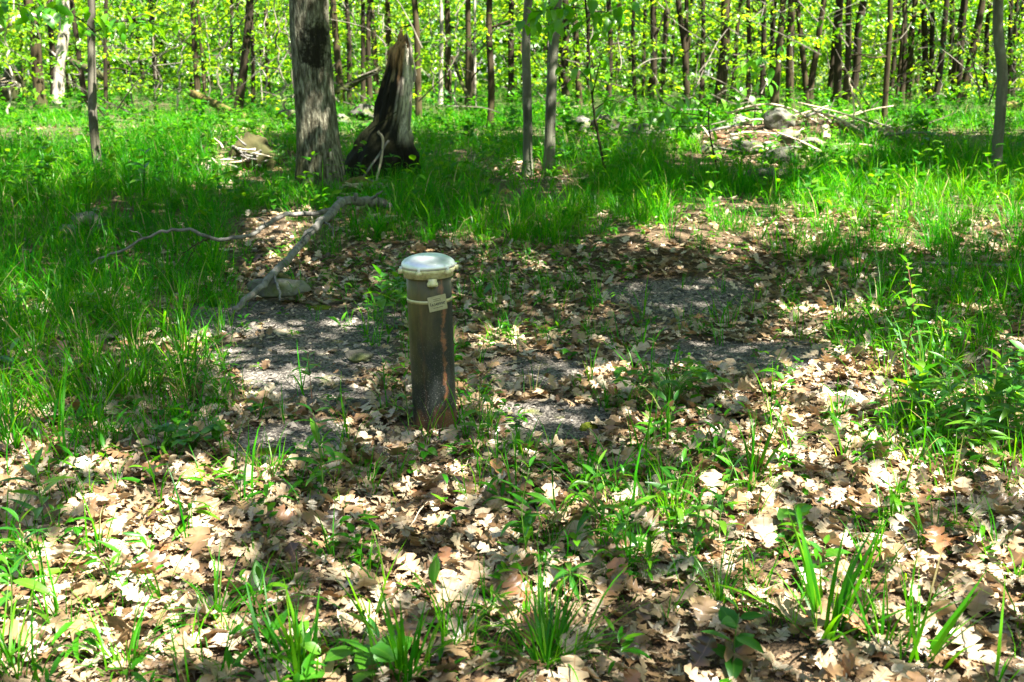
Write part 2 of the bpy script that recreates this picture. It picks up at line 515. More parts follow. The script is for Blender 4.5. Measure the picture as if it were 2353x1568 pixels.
# ------------------------------------------------------------------ zones on the floor (centre x, y, radius x, y in photo pixels, weight), baked to the world
GRAVEL = [(480, 735, 150, 40, .95), (840, 760, 90, 50, .8), (1150, 880, 60, 24, .8), (1480, 740, 90, 22, .6), (620, 735, 220, 34, 1), (700, 820, 210, 105, 1), (520, 715, 130, 18, .8), (700, 900, 150, 30, .7), (330, 735, 200, 24, .8),
          (1550, 680, 175, 44, 1), (1690, 822, 185, 52, 1), (1220, 855, 140, 38, 1), (1250, 975, 140, 48, 1), (680, 1015, 150, 50, 1),
          (990, 1003, 70, 16, 1), (880, 1000, 60, 14, .6), (1930, 900, 80, 26, .7), (2310, 875, 50, 20, .6), (850, 705, 70, 14, .7), (1440, 780, 60, 14, .5)]
LIT = [(300, 1180, 300, 70, .7), (1100, 1160, 200, 50, .6), (1250, 1400, 200, 60, .6), (1700, 1400, 200, 50, .7), (500, 1350, 200, 50, .6), (1950, 1100, 220, 50, .8), (750, 1050, 120, 26, .5), (900, 1440, 160, 36, .6), (1350, 880, 120, 24, .5), (2200, 780, 150, 30, .5), (320, 640, 90, 16, .4), (2050, 500, 380, 80, .97), (1650, 510, 260, 50, .9), (230, 330, 300, 95, .9), (640, 520, 80, 110, .85), (1200, 480, 160, 36, .6), (900, 320, 60, 40, .6), (1330, 340, 110, 40, .7), (2200, 330, 140, 30, .5), (40, 480, 70, 40, .6), (1830, 330, 270, 62, 1), (450, 300, 120, 60, .8), (250, 480, 60, 18, .5), (800, 330, 40, 30, .5), (520, 470, 70, 26, .6),
       (160, 1290, 300, 70, .9), (420, 1290, 160, 60, .7), (300, 1420, 260, 60, .8), (1750, 1120, 200, 50, .8), (2000, 1160, 240, 60, .85), (1600, 1200, 160, 40, .7), (1500, 1260, 140, 30, .6), (880, 1130, 140, 30, .6), (760, 1190, 160, 34, .7), (1900, 1290, 200, 50, .85), (2250, 1290, 160, 60, .85),
       (1420, 1010, 140, 26, .5), (1650, 980, 140, 34, .7), (1780, 1020, 160, 40, .85), (500, 1500, 240, 60, .8), (1050, 1240, 140, 30, .5), (1330, 1320, 120, 26, .5), (2020, 930, 120, 60, .8), (100, 1080, 140, 40, .8), (1000, 930, 60, 14, .4), (560, 880, 60, 40, .8), (2100, 860, 120, 30, .8), (2280, 1090, 120, 40, .7),
       (1750, 560, 260, 40, .6), (1500, 560, 120, 24, .4), (1180, 600, 100, 14, .5), (330, 400, 340, 40, .7), (60, 420, 140, 40, .8), (200, 300, 220, 60, .7), (1450, 420, 90, 24, .5), (1000, 450, 60, 20, .4), (2330, 420, 60, 60, .5), (60, 640, 70, 30, .5),
       (120, 1340, 240, 100, .95), (80, 1490, 330, 80, .9), (330, 1225, 180, 45, .9), (450, 1150, 230, 38, .9), (230, 1080, 130, 26, .6), (60, 1150, 70, 25, .7),
       (560, 1100, 120, 26, .7), (700, 748, 165, 17, .95), (690, 868, 165, 26, .95), (470, 815, 75, 62, .9), (330, 905, 120, 34, .6), (560, 1010, 70, 18, .4),
       (1150, 785, 105, 26, 1), (990, 1006, 70, 12, .9), (1190, 940, 120, 22, .8), (1030, 1085, 200, 36, .6), (1300, 985, 110, 18, .6), (1500, 930, 70, 18, .4),
       (1420, 1150, 260, 40, .7), (1500, 1085, 130, 26, .6), (1960, 850, 190, 36, 1), (1860, 940, 230, 60, .95), (2230, 950, 150, 60, .7), (1950, 1020, 200, 34, .7),
       (1200, 705, 70, 10, .5), (1900, 722, 150, 18, .95), (2230, 715, 110, 14, .7), (1720, 780, 60, 10, .5), (1830, 795, 120, 9, .8), (2200, 1130, 220, 46, .8), (1830, 1180, 150, 40, .9),
       (2110, 1270, 270, 50, .9), (1690, 1340, 120, 30, .5), (2200, 1380, 200, 50, .7), (2050, 1410, 130, 40, .8), (1000, 1330, 220, 38, .7), (700, 1255, 110, 24, .6),
       (620, 1400, 190, 36, .6), (1110, 1420, 70, 44, .9), (1900, 1505, 150, 36, .6), (1280, 1545, 300, 28, .6), (880, 1240, 140, 26, .4), (1230, 1230, 120, 22, .6),
       (620, 575, 90, 42, .95), (640, 622, 130, 13, .8), (650, 470, 55, 22, .9), (1950, 505, 400, 52, .95), (2150, 550, 230, 40, .8), (1600, 525, 190, 34, .8),
       (1350, 505, 55, 50, .7), (2280, 480, 120, 40, .9), (1060, 545, 85, 26, .6), (1180, 392, 80, 28, .95), (1330, 408, 70, 22, .8), (1560, 330, 55, 34, 1),
       (1850, 318, 210, 46, .95), (1680, 370, 120, 20, .5), (1080, 335, 60, 40, .6), (250, 385, 250, 36, .9), (480, 405, 100, 42, 1), (560, 350, 70, 56, .9),
       (100, 290, 160, 60, .7), (320, 330, 160, 40, .6), (40, 705, 90, 46, .8), (260, 700, 110, 24, .5), (70, 800, 80, 40, .35), (350, 790, 90, 40, .6), (20, 960, 80, 60, .8),
       (1530, 470, 90, 30, .6), (2130, 270, 70, 16, .8), (760, 260, 60, 16, .5), (930, 590, 60, 20, .4), (150, 1000, 110, 26, .5)]
SHADE = [(1230, 275, 300, 42, 1), (2170, 300, 240, 60, .95), (1130, 420, 70, 60, .5), (980, 470, 130, 60, .9), (1230, 450, 140, 26, .7), (300, 570, 330, 70, .9), (350, 475, 330, 30, .9), (620, 265, 200, 30, .8), (1450, 300, 90, 40, .8), (1600, 410, 260, 24, .7), (2250, 400, 140, 40, .8), (850, 640, 220, 40, .6), (1550, 650, 260, 50, .6), (1650, 830, 200, 30, .7), (660, 790, 160, 14, .9), (780, 990, 130, 50, .6)]
LITTERPATCH = [(580, 350, 100, 50, 1), (820, 430, 90, 24, .8), (330, 250, 160, 20, .5), (600, 590, 110, 55, 1), (480, 400, 110, 45, 1), (560, 340, 80, 60, 1), (1180, 390, 110, 30, 1), (1850, 320, 250, 55, 1), (1770, 378, 150, 44, .9), (1960, 520, 200, 40, .5), (2250, 540, 90, 40, .5),
               (1080, 590, 200, 30, .7), (1330, 600, 180, 30, .7), (1600, 600, 200, 30, .8), (300, 260, 90, 16, .6), (90, 260, 60, 40, .5), (1300, 410, 90, 26, .7)]


GREENZ = [(1500, 1170, 230, 130, 1), (1650, 1300, 160, 70, .8), (2190, 1000, 220, 150, 1), (1330, 1290, 130, 80, .8), (90, 1350, 160, 200, 1), (300, 1480, 240, 90, .8), (700, 1540, 300, 60, 1), (1180, 1500, 260, 80, 1), (1900, 1440, 200, 90, .7), (300, 960, 260, 110, 1),
          (740, 1130, 120, 90, .8), (1110, 1000, 90, 70, .9), (900, 720, 70, 110, 1), (1560, 920, 140, 50, .8), (500, 1420, 90, 60, .7), (2300, 1150, 90, 60, .6), (2100, 780, 180, 80, .8), (2200, 680, 180, 50, .9), (480, 760, 60, 120, .9), (580, 1120, 120, 40, .7), (1250, 1080, 120, 50, .5), (1740, 1090, 70, 90, .6), (2060, 1200, 90, 60, .6), (1300, 640, 260, 40, .5)]


def zone(Z, P, wob=0.35):
    px, py, f = proj(P)
    n = ZN(np.stack([P[..., 0], P[..., 1]], -1))
    best = np.zeros(px.shape)
    for cx, cy, rx, ry, w in Z:
        d = ((px - cx) / rx) ** 2 + ((py - cy) / ry) ** 2
        best = np.maximum(best, w * sstep(1.25, 0.75, d + wob * n))
    return np.where(f > 0.3, best, 0)


ZN = Noise(9, 5.5, 2, 2)


def with_h(xy):
    return np.concatenate([xy, hgt(xy[:, 0], xy[:, 1])[:, None]], 1)


# ------------------------------------------------------------------ forest floor
def build_floor():
    g = np.linspace(-1, 1, 231)
    xs = 5.0 * g + 175 * np.sign(g) * np.abs(g) ** 5
    h = np.linspace(0, 1, 331)
    ys = -14 + 16 * h * 0 + np.concatenate([np.linspace(0, 15, 25, endpoint=False), np.linspace(15, 24, 175, endpoint=False), 24 + np.linspace(0, 1, 131) ** 2.6 * 210])
    X, Y = np.meshgrid(xs, ys)
    Z = hgt(X, Y)
    V = np.stack([X, Y, Z], -1).reshape(-1, 3)
    nx, ny = len(xs), len(ys)
    i = np.arange(ny - 1)[:, None] * nx; j = np.arange(nx - 1)[None]
    Q = np.stack([i + j, i + j + 1, i + nx + j + 1, i + nx + j], -1).reshape(-1, 4)
    me = mesh_np('forest_floor', V, Q, M_ground)
    a = me.attributes.new('gravel', 'FLOAT', 'POINT'); a.data.foreach_set('value', zone(GRAVEL, V, 0.5).astype(np.float32))
    gr = sstep(14, 26, V[:, 1]) * (1 - zone(LITTERPATCH, V)) * 0.6
    a = me.attributes.new('green', 'FLOAT', 'POINT'); a.data.foreach_set('value', gr.astype(np.float32))
    o = link('forest_floor', me)
    return tag(o, 'leaf strewn forest floor of soil, slate chips and moss', None, None, 'structure')


FLOOR = build_floor()


# ------------------------------------------------------------------ leaf templates (midrib along +Y, 0..1)
def strip_leaf(ts, ws, fwd, curl, fold, g, wavy=0.0, asym=0.1, twist=0.0):
    ts = np.array(ts); ws = np.array(ws); n = len(ts)
    L = ws * (1 + g.normal(size=n) * asym); Rr = ws * (1 + g.normal(size=n) * asym)
    fl = np.array(fwd)
    yb = ts
    ang = curl * ts
    # bend along the midrib in an arc
    if abs(curl) > 1e-3:
        yc = np.sin(ang) / curl; zc = -(1 - np.cos(ang)) / curl
    else:
        yc, zc = yb, np.zeros(n)
    ty, tz = np.cos(ang), -np.sin(ang)
    V = []
    for k in range(n):
        for s, w in ((-1, L[k]), (0, 0), (1, Rr[k])):
            x = s * w * math.cos(fold if s else 0)
            up = w * math.sin(fold) * abs(s) + (g.normal() * wavy * w if s else 0)
            tw = twist * ts[k]
            x, up = x * math.cos(tw) - up * math.sin(tw), x * math.sin(tw) + up * math.cos(tw)
            y = yc[k] + (fl[k] * ty[k] if s else 0) - up * tz[k] * -1 * 0
            z = zc[k] + (fl[k] * tz[k] if s else 0)
            V.append((x, y + up * math.sin(ang[k]), z + up * math.cos(ang[k])))
    V = np.array(V)
    i = np.arange(n - 1)[:, None] * 3; j = np.array([[0, 1]])
    Q = np.stack([i + j, i + j + 1, i + 4 + j, i + 3 + j], -1).reshape(-1, 4)
    return V, quads2tris(Q)


def oak_leaf(g, hi=True):
    if hi:
        ts = [0, .08, .16, .22, .28, .36, .44, .50, .58, .66, .72, .79, .87, .93, 1.0]
        ws = [.008, .012, .13, .17, .06, .24, .29, .10, .30, .34, .13, .27, .25, .13, .03]
        fw = [0, 0, .02, .04, 0, .03, .05, 0, .03, .05, 0, .03, .05, .02, 0]
    else:
        ts = [0, .14, .26, .36, .44, .58, .69, .76, .9, 1.0]
        ws = [.01, .06, .22, .27, .12, .31, .34, .15, .22, .03]
        fw = [0, 0, .03, .05, 0, .03, .05, 0, .04, 0]
    sc = g.uniform(0.8, 1.2)
    return strip_leaf(ts, np.array(ws) * sc, fw, g.uniform(-1.1, 1.0), g.uniform(-0.35, 0.4), g, 0.20, 0.14, g.uniform(-0.45, 0.45))


def lance_leaf(g, w=0.1, curl=0.9, n=7, fold=0.35, peak=0.45):
    ts = np.linspace(0, 1, n)
    ws = w * (np.sin(np.pi * ts ** (math.log(0.5) / math.log(peak))) ** 0.9 + 0.02)
    return strip_leaf(ts, ws, np.zeros(n), curl, fold, g, 0.04, 0.03)


def blade(g, w=0.02, curl=1.2, n=5):
    ts = np.linspace(0, 1, n)
    ws = w * np.minimum(1, (1 - ts) * 1.8 + 0.02)
    ang = curl * ts ** 1.4
    dy = np.concatenate([[0], np.cumsum(np.sin((ang[1:] + ang[:-1]) / 2) * np.diff(ts))])
    dz = np.concatenate([[0], np.cumsum(np.cos((ang[1:] + ang[:-1]) / 2) * np.diff(ts))])
    V = np.stack([np.stack([-ws, dy, dz], 1), np.stack([ws, dy, dz], 1)], 1).reshape(-1, 3)
    i = np.arange(n - 1) * 2
    Q = np.stack([i, i + 1, i + 3, i + 2], -1)
    return V, quads2tris(Q)          # grows along +Z, arching towards +Y


def frustum(n, y0, y1, margin=1.5, power=1.0):
    """points on the floor inside (a little beyond) the view, uniform by area"""
    out = []
    while sum(len(o) for o in out) < n:
        y = np.sqrt(rng.uniform(y0 ** 2, y1 ** 2, n * 2))
        x = rng.uniform(-1, 1, n * 2) * (0.52 * y + margin)
        out.append(np.stack([x, y], 1))
    return np.concatenate(out)[:n]


# ------------------------------------------------------------------ leaf litter
g0 = np.random.default_rng(5)
OAK_HI = [oak_leaf(g0, True) for _ in range(14)]
OAK_LO = [oak_leaf(g0, False) for _ in range(10)]


def litter():
    items = []; singles = []
    for (n, y0, y1, T, hi) in ((28000, 1.7, 4.6, OAK_HI, True), (31000, 4.6, 9.0, OAK_LO, False), (42000, 9.0, 22.0, OAK_LO, False)):
        xy = frustum(n, y0, y1)
        P = with_h(xy)
        px, py, f = proj(P)
        keep = 1 - 0.975 * zone(GRAVEL, P, .6)
        if y0 > 8:
            keep = keep * np.clip(0.10 + 0.9 * zone(LITTERPATCH, P), 0, 1)
        elif y0 > 4:
            gz = sstep(600, 540, py) * (1 - zone(LITTERPATCH, P))
            keep = keep * (1 - 0.75 * gz)
            keep = keep * np.where((px < 560) & (py < 690), 0.45, 1)
        # clear of the casing
        keep = np.where((P[:, 0] - CAS[0]) ** 2 + (P[:, 1] - CAS[1]) ** 2 < 0.15 ** 2, 0, keep)
        P = P[rng.uniform(size=n) < keep]
        m = len(P)
        lift = rng.uniform(0.002, 0.030, m)
        P[:, 2] += lift
        tilt = 0.06 + lift * 7
        size = np.clip(np.exp(rng.normal(math.log(.053), .40, m)), 0.016, 0.108) * (1.0 if y0 < 8 else 1.2)
        M = rotm(rng.uniform(0, 6.283, m), rng.normal(0, 1, m) * tilt, rng.normal(0, 1, m) * tilt * 1.1)
        # some lie face down
        flip = rng.uniform(size=m) < 0.4
        M[flip] = M[flip] @ np.diag([1, 1, -1.0])
        tint = np.clip(rng.beta(1.7, 1.7, m) * .97, 0, 1)
        patch = N_G(P[:, :2] * 0.9)
        tint = np.clip(tint - 0.12 * (patch < -0.4), 0, 1)
        k = rng.integers(0, len(T), m)
        one = np.zeros(m, bool)
        if hi:
            fx, fy, ff = proj(P)
            inv = (fx > 10) & (fx < 2343) & (fy > 640) & (fy < 1560) & (lift > 0.016)
            big = np.where(inv, size / ff, 0)
            one[np.argsort(-big)[:300]] = True
            for i in np.where(one)[0]:
                singles.append((k[i], P[i], M[i], size[i]))
        for q in range(len(T)):
            s = (k == q) & ~one
            if s.any():
                items.append(scatter(T[q][0], T[q][1], P[s], M[s], size[s], tint[s]))
    V, F, t = gather(items)
    o = link('leaf_litter', mesh_np('leaf_litter', V, F, M_dry, t, mid=True))
    tag(o, 'carpet of dry tan oak leaves covering the forest floor', None, None, 'stuff')
    mes = [mesh_np('fallen_leaf', T[0], T[1], M_dry1, np.full(len(T[0]), .5), mid=True) for T in OAK_HI]
    for q, p, M, s in singles:
        o = link('fallen_leaf', mes[q], FLOOR)
        o.matrix_basis = Matrix.Translation(Vector(p)) @ Matrix(M.tolist()).to_4x4() @ Matrix.Scale(float(s), 4)


CAS = gp(1000, 975)
litter()


# ------------------------------------------------------------------ slate chips
def chips():
    n = 26000
    xy = frustum(n, 3.2, 7.6)
    P = with_h(xy)
    P = P[rng.uniform(size=n) < np.clip(zone(GRAVEL, P, 0.5), 0, 1) * 0.95 + 0.015]
    m = len(P)
    base = np.array([[1, 0, 0], [0, 1, 0], [-1, 0, 0], [0, -1, 0], [0, 0, .45], [0, 0, -.45]], float)
    base = base + np.random.default_rng(2).normal(size=base.shape) * 0.16
    F = np.array([[0, 1, 4], [1, 2, 4], [2, 3, 4], [3, 0, 4], [1, 0, 5], [2, 1, 5], [3, 2, 5], [0, 3, 5]])
    P[:, 2] += rng.uniform(0.0, 0.006, m)
    size = np.clip(np.exp(rng.normal(math.log(0.0075), 0.55, m)), .003, .024)
    M = rotm(rng.uniform(0, 6.28, m), rng.normal(0, .35, m), rng.normal(0, .35, m))
    V, F, t = scatter(base, F, P, M, size, rng.uniform(0, 1, m))
    tag(link('slate_gravel', mesh_np('slate_gravel', V, F, M_chip, t, smooth=False)), 'dark slate chips showing through the leaf litter', None, None, 'stuff')


chips()

# ------------------------------------------------------------------ well casing
M_cas = None


def m_casing():
    t = NT('weathered black steel')
    tc = t.n('ShaderNodeTexCoord'); sx = t.n('ShaderNodeSeparateXYZ'); t.l(tc.outputs['Object'], sx.inputs[0])
    x, y, z = sx.outputs
    n1 = t.noise(t.coord((14, 14, 2.2)), 3, 6, 0.65)
    n2 = t.noise(t.coord((1, 1, 1)), 190, 3, 0.7)
    n3 = t.noise(t.coord((5, 5, 3)), 3, 5, 0.6)
    base = t.ramp(n1, [(0.3, (0.004, 0.005, 0.0045)), (0.6, (0.010, 0.013, 0.012)), (0.8, (0.026, 0.029, 0.027))])
    algae_refl = t.math('ADD', t.math('MULTIPLY', x, -9.0), t.math('MULTIPLY_ADD', n3, 2.2, -0.95), clamp=False)  # olive on the left: algae film plus green reflection put into the colour
    algae_refl = t.math('ADD', algae_refl, t.math('MULTIPLY_ADD', z, 3.4, -1.25))
    algae_refl = t.math('MULTIPLY', t.math('MULTIPLY_ADD', algae_refl, 0.8, 0.1, clamp=True), 0.85)
    c = t.mix(algae_refl, base, t.ramp(n1, [(0.3, (0.035, 0.028, 0.006)), (0.7, (0.11, 0.088, 0.022))]))
    # rust runs down one side and rings the foot
    wob = t.math('MULTIPLY_ADD', t.noise(t.coord((1, 1, 1.0)), 9, 4), 0.05, -0.025)
    d = t.math('ABSOLUTE', t.math('SUBTRACT', t.math('ADD', x, wob), 0.053))
    wid = t.math('MULTIPLY_ADD', t.noise(t.coord((1, 1, 1)), 16, 6, .8), 0.06, -0.0215)
    streak = t.math('MULTIPLY', t.math('SUBTRACT', wid, d), 110, clamp=True)
    front = t.math('MULTIPLY', t.math('MULTIPLY', y, -40), 1.0, clamp=True)
    streak = t.math('MULTIPLY', streak, front)
    foot = t.math('MULTIPLY', t.math('SUBTRACT', t.math('MULTIPLY_ADD', n3, 0.24, -0.045), z), 22, clamp=True)
    d2 = t.math('ABSOLUTE', t.math('SUBTRACT', t.math('ADD', x, wob), -0.028))
    st2 = t.math('MULTIPLY', t.math('MULTIPLY', t.math('SUBTRACT', 0.006, d2), 120, clamp=True), 0.18)
    r = t.math('MAXIMUM', t.math('MAXIMUM', t.math('MULTIPLY', streak, 0.8), t.math('MULTIPLY', foot, 0.7)), st2)
    c = t.mix(r, c, t.ramp(n1, [(0.3, (0.07, 0.026, 0.010)), (0.7, (0.22, 0.085, 0.036))]))
    speck = t.math('MULTIPLY', t.math('MULTIPLY_ADD', n2, 9, -5.3, clamp=True), t.math('MULTIPLY_ADD', z, -2.6, 1.15, clamp=True))
    c = t.mix(t.math('MULTIPLY', speck, 0.7), c, (0.32, 0.3, 0.27))
    return t.pbr(c, t.ramp(n1, [(0.3, (.38, .38, .38)), (0.8, (.65, .65, .65))]), t.bump(t.math('ADD', n1, t.math('MULTIPLY', n2, .4)), 0.25, 0.004), 0.0, 0.35)


def lathe(prof, seg=48):
    prof = np.array(prof, float); n = len(prof)
    th = np.linspace(0, 2 * math.pi, seg, endpoint=False)
    V = np.stack([prof[:, None, 0] * np.cos(th), prof[:, None, 0] * np.sin(th), np.repeat(prof[:, None, 1], seg, 1)], -1).reshape(-1, 3)
    i = np.arange(n - 1)[:, None] * seg; j = np.arange(seg)[None]; j2 = (j + 1) % seg
    Q = np.stack([i + j, i + j2, i + seg + j2, i + seg + j], -1).reshape(-1, 4)
    return V, quads2tris(Q)


def box_bm(sx, sy, sz, bev=0.004):
    bm = bmesh.new()
    bmesh.ops.create_cube(bm, size=1, matrix=Matrix.Diagonal((sx, sy, sz, 1)))
    if bev: bmesh.ops.bevel(bm, geom=bm.edges[:], offset=bev, segments=2, affect='EDGES')
    return bm


def bm_mesh(name, bm, mat, smooth=False):
    me = bpy.data.meshes.new(name); bm.to_mesh(me); bm.free()
    me.materials.append(mat)
    for p in me.polygons: p.use_smooth = smooth
    return me


def build_casing():
    root = empty('well_casing', CAS)
    root.rotation_euler = (0, R(-1.3), 0)
    tag(root, 'rusty black steel well casing pipe with a domed aluminium cap', 'well pipe')
    H = 0.615; RAD = 0.0845
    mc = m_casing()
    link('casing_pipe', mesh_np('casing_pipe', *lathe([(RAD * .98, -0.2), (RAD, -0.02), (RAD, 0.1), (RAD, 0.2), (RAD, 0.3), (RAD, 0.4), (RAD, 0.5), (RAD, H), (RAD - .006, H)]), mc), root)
    t = NT('dull cast aluminium'); n = t.noise(t.coord(), 25, 5, .6)
    c = t.ramp(n, [(0.35, (0.50, 0.515, 0.54)), (0.7, (0.64, 0.655, 0.68))])
    c = t.mix(t.math('MULTIPLY_ADD', t.noise(t.coord(), 9, 5, .75), 8, -5.2, clamp=True), c, (0.2, 0.19, 0.16))
    m_al = t.pbr(c, 0.40, t.bump(t.noise(t.coord(), 260, 2), 0.08, 0.002), 0.6, 0.5)
    t = NT('stained aluminium rim'); n = t.noise(t.coord(), 30, 5, .7)
    m_rim = t.pbr(t.ramp(n, [(0.3, (0.17, 0.15, 0.065)), (0.5, (0.42, 0.39, 0.21)), (0.75, (0.58, 0.56, 0.40))]), 0.5, t.bump(n, .1, .003), 0.45, 0.5)
    cap = empty('well_cap', (0, 0, 0)); cap.parent = root
    link('rim', mesh_np('rim', *lathe([(RAD + .001, H - .022), (RAD + .009, H - .022), (RAD + .010, H - .008), (RAD + .013, H - .005), (RAD + .016, H + .002), (RAD + .016, H + .012), (RAD + .012, H + .013)]), m_rim), cap)
    z0 = H + 0.013
    dome = [(RAD + .012, z0), (RAD + .017, z0 + .002), (RAD + .0175, z0 + .008), (RAD + .014, z0 + .019), (RAD + .004, z0 + .0285), (RAD - .012, z0 + .0365), (RAD - .026, z0 + .0415),
            (RAD - .036, z0 + .0425), (.03, z0 + .0415), (.012, z0 + .041), (.0005, z0 + .041)]
    link('lid', mesh_np('lid', *lathe(dome), m_al), cap)
    me = bm_mesh('rib', box_bm(.022, .004, .003, .0012), m_al)
    link('rib', me, cap, (-0.016, -0.012, z0 + .0425), (0, 0, R(-52)))
    # ears with bolts round the rim
    for a in (197, 255, 318, 75, 135, 15):
        r = RAD + .019
        x, y = r * math.cos(R(a)), r * math.sin(R(a))
        V, F = merge([lathe([(.0005, -.012), (.011, -.012), (.0125, -.004), (.0125, .004), (.011, .006), (.0005, .006)], 14)])
        ear = link('ear', mesh_np('ear', V, F, m_rim), cap, (x, y, H + .006))
        link('bolt', mesh_np('bolt', *lathe([(.0005, .014), (.006, .0135), (.0065, .012), (.0065, .006), (.008, .006), (.008, .004)], 8), m_al, smooth=False), ear)
    a = R(283)
    pl = link('conduit_plug', mesh_np('conduit_plug', *lathe([(.0005, -.028), (.019, -.028), (.021, -.024), (.0205, -.016), (.017, -.012), (.017, 0), (.0005, 0)], 16), m_rim), cap)
    pl.location = ((RAD + .010) * math.cos(a), (RAD + .010) * math.sin(a), H - .018)
    pl.scale = (1, 0.75, 1)
    zs = 0.505
    t = NT('strap metal'); n = t.noise(t.coord(), 40, 4, .6)
    m_st = t.pbr(t.ramp(n, [(0.3, (0.28, 0.25, 0.10)), (0.7, (0.46, 0.42, 0.24))]), 0.45, None, 0.5, 0.5)
    st = link('strap', mesh_np('strap', *lathe([(RAD - .0005, -.0068), (RAD + .0018, -.0066), (RAD + .0018, .0066), (RAD - .0005, .0068)]), m_st), root, (0, 0, zs))
    # tag plate, bent to the pipe, tilted a few degrees
    t = NT('tag plate'); n = t.noise(t.coord(), 60, 4, .6)
    m_tg = t.pbr(t.ramp(n, [(0.3, (0.21, 0.20, 0.11)), (0.7, (0.29, 0.28, 0.18))]), 0.5, None, 0.25, 0.5)
    t = NT('stamped letter'); m_ink = t.pbr((0.035, 0.033, 0.028), 0.7)
    ta = R(293)
    pv = empty('identification_tag', ((RAD + .0075) * math.cos(ta), (RAD + .0075) * math.sin(ta), zs - .001))
    pv.parent = root; pv.rotation_euler = (R(90), R(-7), ta + R(90))
    link('tag_plate', bm_mesh('tag_plate', box_bm(.072, .057, .0022, .0009), m_tg), pv)
    for txt, sz, px_, py_ in (('A348998', 0.0142, 0.001, -0.004), ('ONTARIO', 0.0045, 0.0, 0.0165), ('WELL RECORD', 0.004, 0, 0.010), ('DO NOT REMOVE', 0.004, 0, -0.016)):
        if sz < 0.01:
            # illegible rows of the tag: a thin printed rule
            link('print_line', bm_mesh('print_line', box_bm(.030 if py_ > 0 else .038, .0016, .0006, 0), m_ink), pv, (px_, py_, 0.0013))
            continue
        fc = bpy.data.curves.new('tag_number', 'FONT'); fc.body = txt; fc.size = sz; fc.align_x = 'CENTER'; fc.align_y = 'CENTER'
        fc.extrude = 0.0003; fc.materials.append(m_ink); fc.offset = 0.0002
        tmp = bpy.data.objects.new('tag_number', fc); COL.objects.link(tmp)
        tme = bpy.data.meshes.new_from_object(tmp.evaluated_get(bpy.context.evaluated_depsgraph_get())); bpy.data.objects.remove(tmp)
        link('tag_number', tme, pv, (px_, py_, 0.0014))
    for sx in (-1, 1):
        link('slot', bm_mesh('slot', box_bm(.0022, .013 if sx < 0 else .004, .0006, 0), m_ink), pv, (sx * .028, 0, 0.0013))


build_casing()

# ------------------------------------------------------------------ trees
TREES = []     # (root, x, y at canopy height)


def trunk_mesh(path, rad, mat, sides=14, seed=0, flare=0.0, rings=26, ridge=0.05):
    """path in local coordinates from the foot up"""
    P = spline(path, rings)
    s = np.linspace(0, 1, rings)
    r = np.interp(s, np.linspace(0, 1, len(rad)), rad)
    V, F = tube(P, r, sides, 0.0, seed, True)
    nz = Noise(seed + 50, 1.6 / max(r[0], .05) * 0.35, 3)
    c = np.repeat(P, sides, 0)
    d = V[:rings * sides] - c
    n = nz(V[:rings * sides] * np.array([1, 1, 0.3]))
    zz = np.clip(1 - (V[:rings * sides, 2] / max(4.5 * r[0], .2)), 0, 1) ** 2
    th = np.arctan2(d[:, 1], d[:, 0])
    lob = 0.5 + 0.5 * np.cos(th * 4 + seed)
    k = 1 + ridge * n + flare * zz * (0.55 + 0.9 * lob)
    V[:rings * sides] = c + d * k[:, None]
    return mesh_np('trunk', V, F, mat)


def tree_at(base, trunks, mat, label, name='forest_tree', group=None, sides=12, flare=0.35, H=11.0, seed=0, cat='tree', in_canopy=True, limbs=0):
    """base: world foot; trunks: list of (list of world points rising from the foot, foot radius)"""
    root = empty(name, base)
    tag(root, label, cat, group)
    for q, (pts, r) in enumerate(trunks):
        pts = [np.asarray(p, float) for p in pts]
        last = pts[-1]; d = pts[-1] - pts[-2]
        d = d / max(d[2], .05)
        g = np.random.default_rng(seed + q)
        hz = last[2]
        while hz < H:
            step = min(2.0, H - hz + 0.01); hz += step
            d = np.array([d[0] * .75 + g.normal() * .03, d[1] * .75 + g.normal() * .03, 1])
            last = last + d * step
            pts.append(last)
        loc = np.array(pts) - base
        loc = np.concatenate([[loc[0] - (0, 0, .12)], loc])
        zz = loc[:, 2]
        rad = r * (1 - 0.72 * np.clip(zz / H, 0, 1))
        P = spline(loc, 30)
        link('trunk', trunk_mesh(P, np.interp(P[:, 2], zz, rad), mat, sides, seed + q * 7, flare, 30), root)
        g = np.random.default_rng(seed + 900)
        for _ in range(limbs):
            hz = g.uniform(.9, 4.2); p = np.array([np.interp(hz, P[:, 2], P[:, c]) for c in range(3)])
            a = g.uniform(0, 6.28); L = g.uniform(.35, 1.3)
            d = np.array([math.cos(a), math.sin(a), g.uniform(-.2, .9)]) * L
            lv, lf = tube(spline([p, p + d * .5 + g.normal(size=3) * .07, p + d], 7), np.linspace(r * .28 + .008, .005, 7), 5, .15, 3)
            link('limb', mesh_np('limb', lv, lf, mat), root)
        if in_canopy:
            top = loc[-1] + base
            TREES.append((root, top[0], top[1], mat))
    return root


def px_tree(bx, by, tx, w, mat, label, bend=0.0, Y=None, seed=0, **kw):
    b = gp(bx, by) if Y is None else None
    if b is not None and b[1] > 40:
        Y = 40 - 6 * ((bx * 7.13) % 1)
    w = w * 1.18
    if Y is not None:
        b = pt(bx, by, Y); b[2] = float(hgt(b[0], b[1]))
    r = w / 2 / FPX * b[1] * 1.02
    g = np.random.default_rng(seed)
    pts = [b]
    for k, f in enumerate((0.35, 0.7, 1.0)):
        pts.append(pt(bx + (tx - bx) * f + bend * math.sin(math.pi * f) + g.normal() * w * 0.10, by * (1 - f), b[1] + g.normal() * 0.02))
    for p in pts[1:]:
        p[2] = max(p[2], b[2] + 0.2)
    return tree_at(b, [(pts, r)], mat, label, seed=seed, **kw)


